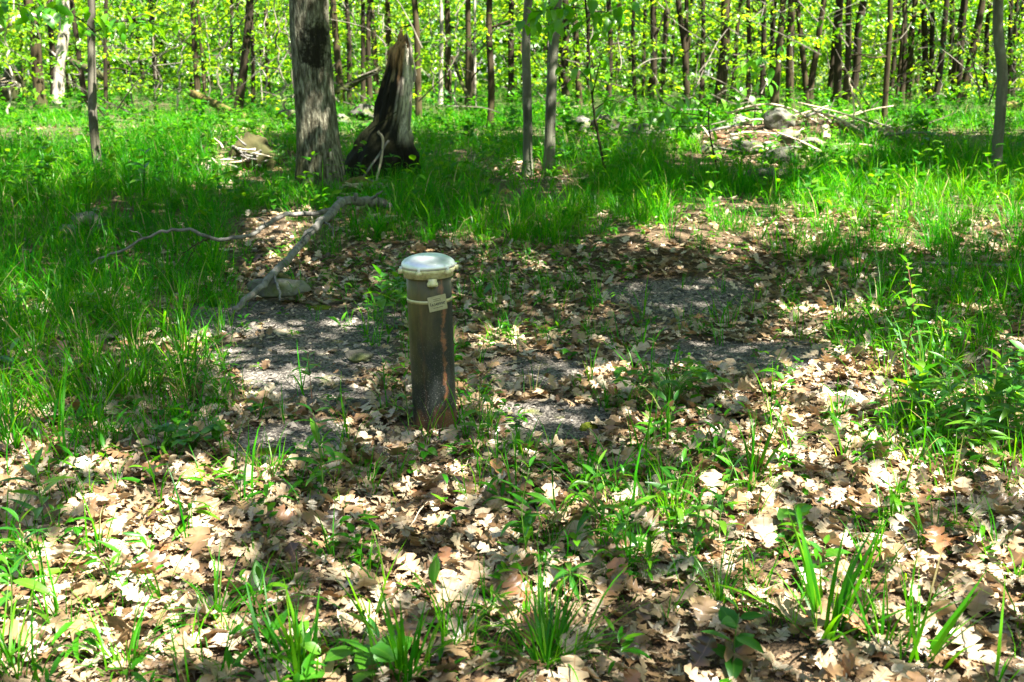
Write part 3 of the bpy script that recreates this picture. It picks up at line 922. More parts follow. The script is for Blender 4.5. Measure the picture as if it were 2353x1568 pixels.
# the big oak
ob = gp(737, 437)
Yo = ob[1]
SCAR1 = tuple(pt(735, 85, Yo - .2) - ob); SCAR2 = tuple(pt(728, 128, Yo - .2) - ob)
M_oak = m_oak()
pts = [ob] + [pt(x, y, Yo) for x, y in ((731, 330), (722, 220), (714, 110), (709, 0))]
oak = tree_at(ob, [(pts, 96 / 2 / FPX * Yo)], M_oak, 'thick furrowed grey oak trunk with a dark scar, beside the charred stump', name='oak_tree', sides=40, flare=0.34, H=13, seed=3)
def blob(size, seed, cuts=6, rough=0.12, sub=3, flat=0.0):
    bm = bmesh.new()
    bmesh.ops.create_icosphere(bm, subdivisions=sub, radius=1)
    V = np.array([v.co[:] for v in bm.verts]); F = np.array([[l.vert.index for l in f.loops] for f in bm.faces]); bm.free()
    g = np.random.default_rng(seed)
    for _ in range(cuts):
        d = g.normal(size=3); d /= np.linalg.norm(d)
        lim = g.uniform(0.62, 0.88)
        e = V @ d
        V = V - np.maximum(e - lim, 0)[:, None] * d * 0.92
    n = Noise(seed + 9, 2.6, 3); n2 = Noise(seed + 19, 9.0, 2)
    V = V * (1 + rough * n(V) + .3 * rough * n2(V))[:, None]
    return V * np.asarray(size), F


# (foot x, foot y, x at the top edge, width, bark, label, bend)
TL = [
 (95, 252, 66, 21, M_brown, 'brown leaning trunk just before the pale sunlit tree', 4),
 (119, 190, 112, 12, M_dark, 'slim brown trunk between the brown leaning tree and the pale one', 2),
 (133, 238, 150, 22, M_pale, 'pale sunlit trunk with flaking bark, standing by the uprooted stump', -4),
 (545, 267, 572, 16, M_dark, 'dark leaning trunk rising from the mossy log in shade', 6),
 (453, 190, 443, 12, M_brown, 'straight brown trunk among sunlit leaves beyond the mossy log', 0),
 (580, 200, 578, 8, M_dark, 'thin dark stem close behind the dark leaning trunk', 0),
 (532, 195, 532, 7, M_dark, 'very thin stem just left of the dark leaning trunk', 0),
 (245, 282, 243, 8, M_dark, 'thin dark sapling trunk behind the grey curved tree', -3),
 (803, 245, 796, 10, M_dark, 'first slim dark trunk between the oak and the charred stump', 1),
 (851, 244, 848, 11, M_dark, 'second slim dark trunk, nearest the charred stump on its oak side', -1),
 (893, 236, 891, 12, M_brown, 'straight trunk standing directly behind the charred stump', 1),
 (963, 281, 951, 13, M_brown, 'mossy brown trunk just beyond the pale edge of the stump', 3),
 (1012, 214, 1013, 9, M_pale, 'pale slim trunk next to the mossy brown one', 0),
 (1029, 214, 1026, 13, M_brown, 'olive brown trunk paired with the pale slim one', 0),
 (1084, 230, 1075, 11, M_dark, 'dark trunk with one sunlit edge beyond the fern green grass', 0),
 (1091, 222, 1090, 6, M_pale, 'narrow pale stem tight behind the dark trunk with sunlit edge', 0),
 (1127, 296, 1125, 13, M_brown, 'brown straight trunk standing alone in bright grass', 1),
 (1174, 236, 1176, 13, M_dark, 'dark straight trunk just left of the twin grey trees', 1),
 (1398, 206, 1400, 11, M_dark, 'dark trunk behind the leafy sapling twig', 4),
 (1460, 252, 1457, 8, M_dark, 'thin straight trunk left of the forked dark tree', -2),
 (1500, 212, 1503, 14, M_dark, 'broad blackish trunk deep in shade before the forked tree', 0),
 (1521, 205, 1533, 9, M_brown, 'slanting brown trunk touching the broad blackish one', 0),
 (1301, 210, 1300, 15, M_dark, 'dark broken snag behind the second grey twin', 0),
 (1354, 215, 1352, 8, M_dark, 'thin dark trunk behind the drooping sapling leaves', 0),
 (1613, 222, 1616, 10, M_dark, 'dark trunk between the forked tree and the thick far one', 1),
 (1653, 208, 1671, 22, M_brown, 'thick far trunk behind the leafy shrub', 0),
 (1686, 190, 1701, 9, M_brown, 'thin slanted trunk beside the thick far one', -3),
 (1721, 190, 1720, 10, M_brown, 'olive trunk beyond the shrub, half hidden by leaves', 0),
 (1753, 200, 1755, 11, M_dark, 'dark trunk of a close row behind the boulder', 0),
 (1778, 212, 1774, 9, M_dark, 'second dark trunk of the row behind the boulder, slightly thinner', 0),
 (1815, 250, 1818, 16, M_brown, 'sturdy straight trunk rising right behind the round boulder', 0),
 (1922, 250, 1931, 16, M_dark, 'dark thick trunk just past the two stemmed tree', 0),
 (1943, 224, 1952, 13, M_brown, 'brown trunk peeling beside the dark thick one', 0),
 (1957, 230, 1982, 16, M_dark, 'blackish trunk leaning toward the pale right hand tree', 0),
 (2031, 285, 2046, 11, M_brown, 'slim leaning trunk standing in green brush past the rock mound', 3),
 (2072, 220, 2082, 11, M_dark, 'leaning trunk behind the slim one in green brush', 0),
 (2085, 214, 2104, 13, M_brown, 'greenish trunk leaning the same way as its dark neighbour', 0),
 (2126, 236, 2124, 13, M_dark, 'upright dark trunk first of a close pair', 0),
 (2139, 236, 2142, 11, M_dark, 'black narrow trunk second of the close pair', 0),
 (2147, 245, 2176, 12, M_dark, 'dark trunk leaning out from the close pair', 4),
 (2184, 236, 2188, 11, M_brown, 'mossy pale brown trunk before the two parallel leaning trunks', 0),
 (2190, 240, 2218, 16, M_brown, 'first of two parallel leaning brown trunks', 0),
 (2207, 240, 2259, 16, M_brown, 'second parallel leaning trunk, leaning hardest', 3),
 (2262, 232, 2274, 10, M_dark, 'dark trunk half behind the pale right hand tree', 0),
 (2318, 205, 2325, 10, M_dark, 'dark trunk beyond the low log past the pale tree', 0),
]
for i, (bx, by, tx, w, m, lab, bend) in enumerate(TL):
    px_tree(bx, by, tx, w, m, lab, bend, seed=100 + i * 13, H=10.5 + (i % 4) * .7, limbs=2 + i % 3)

# near trees
b = gp(228, 407); Y = b[1]
grey_l = tree_at(b, [([b] + [pt(x, y, Y) for x, y in ((221, 350), (213, 260), (211, 150), (209, 60), (210, 0))], 20 / 2 / FPX * Y)], M_gbrown, 'slender grey trunk curved at its foot, with overhanging leafy twigs', seed=31, H=9)
b = gp(1212, 404); Y = b[1]
tree_at(b, [([b] + [pt(x, y, Y) for x, y in ((1213, 320), (1211, 220), (1209, 110), (1214, 0))], 22 / 2 / FPX * Y)], M_grey, 'first grey smooth trunk of the twin pair, nearer the charred stump', seed=32, H=10)
b = gp(1262, 395); Y = b[1]
tree_at(b, [([b] + [pt(x, y, Y) for x, y in ((1264, 300), (1267, 210), (1272, 110), (1280, 0))], 25 / 2 / FPX * Y)], M_grey, 'second grey smooth trunk of the twin pair, slightly thicker and leaning', seed=33, H=10)
b = gp(2289, 408); Y = b[1]
tree_at(b, [([b] + [pt(x, y, Y) for x, y in ((2293, 330), (2300, 240), (2303, 170), (2295, 90), (2294, 0))], 24 / 2 / FPX * Y)], M_grey, 'pale grey slightly wavy trunk standing alone past the rock mound', seed=34, H=10)
# forked trees
b = gp(1578, 250); Y = b[1]
tree_at(b, [([b] + [pt(x, y, Y) for x, y in ((1577, 190), (1573, 110), (1566, 60), (1558, 0))], 15 / 2 / FPX * Y), ([b + (0.05, 0.02, 0)] + [pt(x, y, Y) for x, y in ((1579, 190), (1577, 110), (1577, 60), (1578, 0))], 12 / 2 / FPX * Y)],
        M_dark, 'dark forked tree whose two stems part above head height', seed=41)
b = gp(1855, 245); Y = b[1]
tree_at(b, [([b] + [pt(x, y, Y) for x, y in ((1852, 200), (1845, 130), (1838, 60), (1832, 0))], 14 / 2 / FPX * Y), ([b + (0.1, 0, 0)] + [pt(x, y, Y) for x, y in ((1864, 190), (1876, 120), (1886, 50), (1894, 0))], 16 / 2 / FPX * Y)],
        M_brown, 'two stemmed brown tree spreading like a V behind the mound', seed=42)
b = gp(1489, 231); Y = b[1]
tree_at(b, [([b] + [pt(x, y, Y) for x, y in ((1495, 170), (1504, 100), (1516, 60), (1533, 15))], 7 / 2 / FPX * Y)], M_dark, 'black crooked sapling bending over before the forked tree', seed=43, H=7)

# alike thin trunks far back, told apart by the landmark they stand past
MARKS = [(0, 'the picture edge'), (95, 'the brown leaning trunk'), (215, 'the grey curved tree'), (455, 'the straight brown trunk'), (565, 'the dark leaning trunk'), (712, 'the oak'), (850, 'the second slim dark trunk'), (935, 'the charred stump'),
         (1076, 'the dark trunk with sunlit edge'), (1127, 'the brown straight trunk'), (1214, 'the first grey twin'), (1278, 'the second grey twin'), (1457, 'the thin straight trunk'), (1570, 'the forked dark tree'), (1670, 'the thick far trunk'),
         (1817, 'the sturdy trunk behind the boulder'), (1890, 'the V shaped tree'), (1931, 'the dark thick trunk'), (2046, 'the slim leaning trunk'), (2124, 'the close pair'), (2218, 'the parallel leaning trunks'), (2295, 'the pale wavy tree')]
ORD = ['first', 'second', 'third', 'fourth', 'fifth', 'sixth', 'seventh', 'eighth', 'ninth', 'tenth', 'eleventh', 'twelfth']
COUNT = {}


def past(x, what):
    m = [n for q, n in MARKS if q <= max(x, 0)][-1]
    k = COUNT.get((what, m), 0); COUNT[(what, m)] = k + 1
    return ORD[k] + ' ' + what + ' to the right of ' + m


gg = np.random.default_rng(77)
XS = sorted(gg.uniform(-20, 2353) if k % 3 else gg.uniform(1100, 2353) for k in range(46))
for k, x in enumerate(XS):
    Y = gg.uniform(30, 58)
    b = pt(x, 230, Y); b[2] = float(hgt(b[0], b[1]))
    r = gg.uniform(0.05, 0.13)
    lean = gg.normal() * 0.04
    p1 = b + np.array([lean * 3, 0, 3.0]); p2 = p1 + np.array([lean * 3 + gg.normal() * .1, 0, 3.0])
    tree_at(b, [([b, p1, p2], r)], M_dark if k % 2 else M_brown, past(x, 'thin far trunk'), name='slender_tree', group='thin trunks deep in the wood', seed=300 + k, H=9, sides=8)
# pale thin saplings on the oak's far side
PS = [((648, 0), (660, 90), (672, 180), (668, 230)), ((632, 40), (640, 120), (652, 210), (655, 235)), ((812, 30), (806, 100), (822, 150), (812, 200)), ((868, 10), (880, 60), (884, 130), (890, 200)),
      ((470, 30), (478, 90), (482, 150), (474, 190)), ((500, 60), (506, 110), (502, 170), (510, 215)), ((360, 20), (352, 80), (358, 140), (350, 165)), ((985, 30), (990, 110), (996, 180), (994, 218)),
      ((285, 60), (290, 120), (300, 170), (296, 215)), ((700 - 90, 60), (604, 130), (612, 190), (606, 225)), ((415, 70), (420, 130), (408, 190), (414, 225)), ((1052, 20), (1048, 90), (1050, 160), (1046, 215)),
      ((1600, 60), (1604, 120), (1598, 180), (1600, 215)), ((30, 20), (16, 90), (22, 150), (12, 200))]
for k, pl in enumerate(sorted(PS, key=lambda q: q[0][0])):
    Y = 24 + (k * 7) % 16
    P = [pt(x, y, Y) for x, y in pl[::-1]]
    P[0][2] = float(hgt(P[0][0], P[0][1]))
    d = P[-1] - P[-2]
    P.append(P[-1] + d * 1.2)
    P = np.array(P); b = P[0].copy()
    g_ = np.random.default_rng(k + 5)
    Q = spline(P - b, 22); Q[1:-1] += g_.normal(size=(20, 3)) * .045
    V, F = tube(Q, np.linspace(0.030, 0.012, 22), 6, .1, k)
    root = link('dead_sapling', mesh_np('dead_sapling', V, F, M_sap if k % 3 else M_pale))
    root.location = tuple(b)
    tag(root, past(pl[0][0], 'pale crooked sapling stem'), 'sapling', 'pale thin stems in the understory')

# trees added round the viewer, outside the frame, to shade the floor
for k, (x, y) in enumerate([(4.2, -1.8), (6.5, 1.0), (-2.6, -3.0), (1.0, -4.8), (8.6, 5.2), (-4.6, 1.2), (7.0, -5.0), (10.5, 9.5), (3.6, -6.5), (13.0, 14.5), (9.0, -2.0)]):
    b = np.array([x, y, float(hgt(x, y))])
    labs = ['tall tree just beside the viewer', 'tree at the side of the clearing', 'tree behind the viewer', 'second tree behind the viewer', 'tree at the edge of the near clearing', 'tree on the far side of the viewer',
            'tree well behind the viewer', 'tree past the clearing near the pale trunk', 'tree farther behind the viewer', 'tree by the outer edge of the mound', 'tree farther to the side of the clearing']
    tree_at(b, [([b, b + (0.05, 0, 3), b + (0, 0.1, 6)], 0.13)], M_brown, labs[k] + ', added for shade outside the picture', seed=600 + k, H=9.0)


# ------------------------------------------------------------------ canopy: unseen crown leaves, placed and thinned to shape sun patches and shade
def small_leaf(w=.36):
    V = np.array([[0, 0, 0], [w, .45, .08], [0, 1, -.05], [-w, .45, .08]])
    return V, np.array([[0, 1, 2], [0, 2, 3]])


def canopy():
    LV, LF = small_leaf(.4)
    pts = []
    NC = Noise(21, 0.9, 3, 2); NF = Noise(22, 3.2, 2, 2); NB = Noise(23, 0.42, 3, 2)
    # over the clearing
    n = 190000
    y = np.sqrt(rng.uniform(0, 1, n)) * 18.5 + 0.6
    x = rng.uniform(-1, 1, n) * (0.52 * y + 1.9)
    G = np.stack([x, y, hgt(x, y)], 1)
    lit = zone(LIT, G, 0.45)
    cg = np.array(CAS) + np.array([0, 0, .64]); cg = cg - SUN * (cg[2] / SUN[2])
    lit = np.maximum(lit, .35 * sstep(.30, .16, np.hypot(G[:, 0] - cg[0], G[:, 1] - cg[1])))
    lit = lit * (1 - zone(SHADE, G, .5))
    cl = NF(G[:, :2])
    keep = rng.uniform(size=n) < (1 - lit * 0.97) * np.clip(1.0 + 0.25 * cl, 0.3, 1)
    G = G[keep]; z = rng.uniform(5.5, 9.5, len(G))
    pts.append((G + SUN[None] * (z / SUN[2])[:, None], rng.uniform(.10, .17, len(G))))
    # over the wood behind
    n = 105000
    y = np.sqrt(rng.uniform(16.0 ** 2, 80.0 ** 2, n))
    x = rng.uniform(-1, 1, n) * (0.52 * y + 4)
    G = np.stack([x, y, hgt(x, y)], 1)
    k = 0.3 * NB(G[:, :2]) + 0.6 * NC(G[:, :2]) + .6 * NF(G[:, :2])
    keep = ((k > -0.2) | (zone(SHADE, G, .5) > .5)) & (rng.uniform(size=n) < 0.9) & (rng.uniform(size=n) < (1 - 0.9 * zone(LIT, G, .4) * (y < 26)))
    G = G[keep]; z = rng.uniform(6.5, 11.5, len(G))
    pts.append((G + SUN[None] * (z / SUN[2])[:, None], rng.uniform(.22, .38, len(G))))
    P = np.concatenate([p for p, s in pts]); s = np.concatenate([q for p, q in pts])
    # light leaf cover elsewhere so that the wood closes overhead all round
    m = len(P)
    M = rotm(rng.uniform(0, 6.28, m), rng.normal(0, .45, m), rng.normal(0, .45, m))
    # leaves gathered in flat sprays face up
    tx = np.array([t[1] for t in TREES]); ty = np.array([t[2] for t in TREES])
    own = np.empty(m, int)
    for a in range(0, m, 20000):
        q = P[a:a + 20000]
        own[a:a + 20000] = np.argmin((q[:, :1] - tx) ** 2 + (q[:, 1:2] - ty) ** 2, 1)
    tint = rng.uniform(0, 1, m)
    done = {}
    for i, t in enumerate(TREES):
        sel = own == i
        root = t[0]
        b = np.array(root.location)
        if sel.sum() < 5:
            continue
        V, F, tt = scatter(LV, LF, P[sel] - b, M[sel], s[sel], tint[sel])
        link('crown', mesh_np('crown', V, F, M_canopy, tt, smooth=False), root)  # unseen light-shaping leaves, hung on the nearest tree


canopy()


# ------------------------------------------------------------------ charred stump
def stump():
    prof = [(275, 1192, 1225), (330, 1150, 1258), (400, 1098, 1270), (500, 1086, 1256), (560, 1078, 1262), (650, 1045, 1268), (800, 1010, 1255), (950, 985, 1240), (1050, 905, 1240), (1150, 845, 1256), (1220, 802, 1296), (1300, 775, 1306), (1390, 748, 1304)]
    D = [(574.5 + .2931 * l, 574.5 + .2931 * r, .2931 * y) for y, l, r in prof][::-1]
    b = gp(875, 404); Y = b[1]; s = Y / FPX
    n, sd = 54, 56
    k = np.linspace(0, len(D) - 1, n)
    L = np.interp(k, range(len(D)), [d[0] for d in D]); Rr = np.interp(k, range(len(D)), [d[1] for d in D]); yy = np.interp(k, range(len(D)), [d[2] for d in D])
    th = np.linspace(0, 2 * math.pi, sd, endpoint=False)
    V = []; C = []
    nz = Noise(71, 9, 3); nz2 = Noise(72, 26, 2)
    hmax = pt(875, yy[-1], Y)[2]
    for i in range(n):
        c = pt((L[i] + Rr[i]) / 2, yy[i], Y); c[2] = b[2] - 0.08 if i == 0 else c[2]
        r = (Rr[i] - L[i]) / 2 * s
        for a in th:
            q = np.array([math.cos(a) * r, math.sin(a) * min(r, .3 + r * .35), 0])
            rid = nz(np.array([math.cos(a) * 1.2, math.sin(a) * 1.2, (c[2]) * .22]))
            fine = nz2(np.array([math.cos(a), math.sin(a), c[2] * .8]))
            q *= 1 + .13 * rid + .09 * fine + (.05 * math.sin(a * 11 + c[2] * 1.5))
            f = i / (n - 1)
            if i > n - 5:
                c2 = c + np.array([0, 0, .06 * nz(np.array([a * .7, f * 3, 2.]))])
            else:
                c2 = c
            V.append(c2 + q)
            side = math.cos(a)
            pale = np.clip((side - .45 + .22 * rid) * 6, 0, 1) * np.clip((f - .25) * 6, 0, 1)
            brown = np.clip((f - .70 + .12 * rid) * 7, 0, 1) * (1 - pale)
            patch = np.clip((nz(np.array([a * 1.3, c[2] * 1.1, 5.])) - .35) * 3, 0, 1) * np.clip((f - .22) * 6, 0, 1) * .7
            col = np.array([.012, .010, .007])
            col = col * (1 - patch) + np.array([.30, .22, .12]) * patch
            col = col * (1 - brown) + np.array([.30, .17, .08]) * brown * (1 + .35 * fine)
            col = col * (1 - pale) + np.array([.62, .57, .46]) * pale * (1 + .3 * fine)
            moss = np.clip(.35 - f * 2.5 + .3 * rid, 0, 1) * .6
            col = col * (1 - moss) + np.array([.035, .04, .01]) * moss
            C.append(np.clip(col, .004, 1))
    V = np.array(V); C = np.array(C)
    i = np.arange(n - 1)[:, None] * sd; j = np.arange(sd)[None]; j2 = (j + 1) % sd
    F = quads2tris(np.stack([i + j, i + j2, i + sd + j2, i + sd + j], -1).reshape(-1, 4))
    top = V[-sd:].mean(0) - (0, 0, .12)
    V = np.concatenate([V, [top]]); C = np.concatenate([C, [[.05, .03, .02]]])
    F = np.concatenate([F, np.stack([np.arange(sd) + (n - 1) * sd, (np.arange(sd) + 1) % sd + (n - 1) * sd, np.full(sd, len(V) - 1)], 1)])
    t = NT('charred and weathered wood')
    nn = t.noise(t.coord((16, 16, 2.6)), 2.5, 6, .7)
    c = t.mix(t.math('MULTIPLY', t.math('MULTIPLY_ADD', nn, 5.0, -2.3, clamp=True), .85), t.attr('wood').outputs['Color'], (0.007, .006, .004))
    mat = t.pbr(c, .9, t.bump(nn, 1, .04), spec=.15)
    root = empty('tree_stump', b)
    tag(root, 'tall broken stump, charred black below with pale bare wood along one edge', 'stump')
    link('stump_wood', mesh_np('stump_wood', V - b, F, mat, color=C), root)
    # splinters along the pale edge
    for (x0, y0, x1, y1, w, m) in ((952, 262 * .72, 951, 152, 7, M_pale), (945, 150, 943, 96, 8, M_pale), (936, 120, 934, 76, 6, M_rot), (940, 300, 944, 210, 6, M_pale), (928, 110, 931, 86, 4, M_rot)):
        P = spline([pt(x0, y0, Y - .06), pt((x0 + x1) / 2 + 1, (y0 + y1) / 2, Y - .07), pt(x1, y1, Y - .05)], 8)
        v, f = tube(P - b, np.array([.9, 1, 1, 1, .95, .8, .5, .12]) * w / 2 * s, 6, .3, int(x0))
        link('splinter', mesh_np('splinter', v, f, m), root)
    # sticks leaning on it
    for (pl, w, m, lab) in ((((868, 302), (880, 320), (877, 360), (865, 415)), 5.5, M_palewood, 'pale broken stick leaning upright against the charred stump'),
                            (((893, 323), (872, 355), (850, 385), (835, 408)), 5, M_twig, 'grey stick slanting across the foot of the charred stump'),
                            (((911, 257), (888, 275), (862, 290), (846, 302)), 2.2, M_dark, 'thin dark twig lying across the middle of the charred stump')):
        Yf = Y - .55
        P = [pt(x, y, Yf - .25 * (y > 380)) for x, y in pl]
        P = np.array(P); bb = P[-1].copy()
        v, f = tube(spline(P - bb, 12), w / 2 * s, 6, .15, 3)
        o = link('stick', mesh_np('stick', v, f, m)); o.location = tuple(bb)
        tag(o, lab, 'stick')


stump()

# ------------------------------------------------------------------ fallen branch with two arms
def px_tube(pl, w0, w1, sides=8, n=30, rough=.1, seed=1, wig=0.0):
    """pl: (px, py, forward distance); widths in px -> world polyline and radii"""
    P = np.array([pt(*q) for q in pl])
    P = spline(P, n)
    if wig:
        g = np.random.default_rng(seed); P = P + g.normal(size=P.shape) * wig
    r = np.linspace(w0, w1, n) / 2 / FPX * P[:, 1]
    return P, r


def branch_obj(root, b, name, pl, w0, w1, mat, n=34, seed=1, wig=.006, sides=9):
    P, r = px_tube(pl, w0, w1, n=n, seed=seed, wig=wig)
    V, F = tube(P - b, r, sides, .16, seed)
    return link(name, mesh_np(name, V, F, mat), root)


bb = gp(795, 520)
br = empty('fallen_branch', bb)
tag(br, 'large grey forked dead branch lying from the oak foot to the gravel', 'branch')
branch_obj(br, bb, 'main_limb', [(908, 508, 8.75), (893, 478, 8.5), (862, 464, 8.2), (828, 463, 8.0), (795, 464, 7.8), (757, 494, 7.4), (727, 522, 7.1), (680, 575, 6.55), (640, 618, 6.15), (600, 657, 5.8), (568, 683, 5.62), (540, 712, 5.5)], 23, 14, M_twig, 44, 2)
branch_obj(br, bb, 'side_limb', [(772, 480, 7.9), (720, 490, 7.59), (660, 495, 7.28), (612, 519, 6.98), (580, 540, 6.73), (530, 548, 6.63), (480, 545, 6.54), (430, 528, 6.5), (380, 530, 6.45), (330, 550, 6.41), (270, 577, 6.36), (205, 606, 6.27)], 12, 5, M_twig, 44, 3)
branch_obj(br, bb, 'twig', [(484, 545, 6.55), (452, 561, 6.45), (418, 583, 6.35)], 6, 2.5, M_dark, 12, 4, .003, 6)
branch_obj(br, bb, 'twig', [(452, 561, 6.45), (440, 585, 6.4), (428, 606, 6.35)], 3.5, 2, M_dark, 10, 5, .003, 6)
branch_obj(br, bb, 'twig', [(628, 630, 6.05), (634, 650, 5.9), (643, 668, 5.8), (643, 692, 5.7)], 8, 5, M_twig, 14, 6, .003, 6)
branch_obj(br, bb, 'twig', [(712, 490, 7.75), (718, 505, 7.65), (719, 530, 7.55)], 2.5, 1.8, M_palewood, 8, 7, .001, 6)
branch_obj(br, bb, 'twig', [(690, 562, 6.65), (702, 540, 6.6), (722, 528, 6.6)], 5, 2, M_twig, 9, 11, .003, 6)
branch_obj(br, bb, 'twig', [(742, 508, 7.25), (760, 520, 7.1), (768, 545, 7.0)], 5, 2, M_twig, 9, 12, .003, 6)
branch_obj(br, bb, 'twig', [(850, 462, 8.1), (868, 446, 8.0), (880, 440, 8.0)], 7, 3, M_twig, 9, 13, .003, 6)
branch_obj(br, bb, 'twig', [(612, 519, 6.85), (604, 506, 6.8), (590, 500, 6.8)], 4, 1.6, M_twig, 9, 14, .002, 6)
branch_obj(br, bb, 'twig', [(330, 550, 6.42), (318, 536, 6.4), (296, 530, 6.4)], 3.5, 1.5, M_twig, 9, 15, .002, 6)
branch_obj(br, bb, 'broken_stub', [(812, 464, 7.9), (818, 450, 7.85), (816, 444, 7.85)], 11, 8, M_twig, 8, 16, .001, 7)
branch_obj(br, bb, 'knot', [(792, 464, 8.0), (783, 458, 7.95), (776, 455, 7.92)], 12, 7, M_twig, 8, 8, .001, 7)


# ------------------------------------------------------------------ rocks and rotten wood
def rock(cx, cy, w, h, mat, label, seed, Y=None, depth=0.8, lift=0.0, cuts=7, name='rock', group=None):
    b = gp(cx, cy + h * .45) if Y is None else pt(cx, cy, Y)
    s = b[1] / FPX
    V, F = blob((w / 2 * s * 1.12, w / 2 * s * depth, h / 2 * s * 1.25), seed, cuts + 5, .11, 4)
    z = pt(cx, cy, b[1])[2]
    o = link(name, mesh_np(name, V, F, mat, smooth=True))
    o.location = (b[0], b[1] + w / 2 * s * depth * .5, z + lift)
    o.rotation_euler = (0, 0, 0)
    tag(o, label, 'rock' if 'log' not in name and 'stump' not in name else name.replace('_', ' ').split()[-1], group)
    return o


rock(632, 668, 138, 46, M_stone, 'flat grey stone under the end of the fallen branch', 1, Y=5.95, depth=.5, cuts=10)
rock(195, 512, 70, 40, M_stone, 'small lichen topped stone in the shaded sedge', 2)
rock(157, 530, 38, 26, M_palestone, 'little pale stone next to the lichen topped one in the sedge', 3)
rock(225, 535, 60, 34, M_mossstone, 'dark mossy stone half sunk in the shaded sedge', 4)
rock(1797, 283, 72, 54, M_stone, 'round lichen covered boulder on top of the rock mound', 5, Y=15.0, depth=.9, cuts=4)
rock(1812, 314, 52, 30, M_stone, 'dark mossy rock right under the round boulder', 6)
rock(1694, 294, 62, 38, M_palestone, 'pale flat lichen rock on the mound beside the boulder', 7)
rock(1656, 317, 22, 17, M_ruststone, 'small rust brown stone on the sunlit mound', 8)
rock(1735, 315, 34, 16, M_mossstone, 'low yellow mossy stone between the pale rock and the boulder', 9)
rock(1728, 342, 72, 32, M_mossstone, 'broad mossy rock at the front of the mound', 10)
rock(1800, 362, 96, 42, M_mossstone, 'large shaded rock at the mound foot with a pale lichen spot', 11)
rock(1775, 412, 122, 36, M_mossstone, 'low dark slab sunk in the grass before the mound', 12)
rock(1388, 285, 60, 46, M_mossstone, 'leaning dark slab beyond the twin grey trees', 13)
rock(1340, 288, 36, 40, M_stone, 'upright grey stone touching the leaning dark slab', 14)
rock(1480, 300, 90, 24, M_mossstone, 'low mossy rock between the slab and the mound', 15)
rock(245, 893, 50, 44, M_palestone, 'pale flat stone propped among the sedge stems', 16, depth=.35)
for k_, (x_, y_, w_, h_, m_, l_) in enumerate([(1590, 318, 44, 22, M_stone, 'grey stone at the near left end of the mound'), (1630, 345, 40, 20, M_mossstone, 'small mossy stone beside the shrub stem'), (1870, 330, 46, 26, M_stone, 'angular grey stone below the dark rotten log'),
                                   (1765, 335, 30, 16, M_palestone, 'little pale stone in front of the boulder'), (1850, 300, 34, 20, M_stone, 'stone tucked against the far side of the boulder'), (1685, 325, 36, 16, M_stone, 'flat stone in litter below the pale lichen rock'),
                                   (1910, 352, 50, 22, M_mossstone, 'mossy stone at the outer foot of the mound'), (1610, 292, 36, 18, M_mossstone, 'mossy stone under the straight pale stick')]):
    rock(x_, y_, w_, h_, m_, l_, 60 + k_)
rock(1950, 925, 44, 26, M_stone, 'small grey stone in the sunlit litter bump', 17)
rock(825, 822, 66, 30, M_mossstone, 'dark weathered lump of slate left of the pipe', 18)
rock(2325, 880, 56, 40, M_stone, 'grey stone half hidden by herbs at the clearing edge', 19)
rock(660, 268, 40, 24, M_mossstone, 'mossy stone in the shade just behind the oak', 20)
rock(835, 262, 60, 34, M_mossstone, 'mossy rock between the oak and the charred stump', 21)
rock(780, 278, 44, 26, M_stone, 'grey stone at the oak side of the mossy rock', 22)


def log(pl, w0, w1, mat, label, seed, name='fallen_log', cat='log', sides=14, n=26, rough=.25):
    P, r = px_tube(pl, w0, w1, n=n, seed=seed)
    b = P[len(P) // 2].copy()
    V, F = tube(P - b, r, sides, rough, seed)
    o = link(name, mesh_np(name, V, F, mat)); o.location = tuple(b)
    return tag(o, label, cat)


log([(643, 632, 6.75), (675, 648, 6.5), (714, 667, 6.3)], 14, 9, M_rot, 'short weathered wood chunk behind the fallen branch tip', 1, 'wood_chunk', 'wood chunk')
log([(440, 214, 27.5), (480, 232, 27), (520, 252, 26.5), (562, 272, 26)], 16, 20, M_rot, 'mossy fallen log in shade under the dark leaning trunk', 2)
log([(575, 318, 13.4), (600, 346, 12.9), (622, 374, 12.5), (644, 398, 12.3)], 26, 20, M_rot, 'brown bark covered log lying beside the oak', 3)
log([(165, 142, 30), (205, 160, 29), (240, 178, 28)], 14, 16, M_brown, 'thick brown fallen trunk behind the grey curved tree', 4)
log([(-40, 88, 24), (10, 60, 24), (60, 38, 24.5), (130, 36, 25.5)], 17, 11, M_pale, 'pale dead trunk hung up slanting across the far trees', 5)
log([(762, 214, 26), (800, 200, 26), (840, 175, 26), (870, 160, 26.5), (900, 138, 27)], 14, 10, M_dark, 'dark fallen trunk propped slanting behind the charred stump', 6)
log([(1040, 130, 27), (1060, 190, 26.5), (1078, 226, 26)], 7, 8, M_dark, 'dark thin dead trunk leaning beside the sunlit edged tree', 8)
log([(2300, 247, 31), (2340, 247, 31.5), (2400, 250, 32)], 26, 24, M_rot, 'low dark log beyond the pale wavy tree', 9)
log([(1905, 300, 14.9), (1945, 312, 14.8), (1990, 330, 14.6), (2030, 350, 14.4)], 44, 22, M_rot, 'dark rotten log on the far shoulder of the mound', 10)
log([(1896, 294, 14.6), (1900, 308, 14.4), (1898, 322, 14.3)], 20, 19, M_palewood, 'pale sawn log end sticking out of the mound', 11, 'cut_log', 'log', rough=.08)
log([(2120, 605, 6.95), (2220, 607, 6.95), (2360, 612, 6.9)], 8, 6, M_twig, 'thin grey pole lying in the grass past the red stemmed seedling', 12, 'fallen_pole', 'pole')


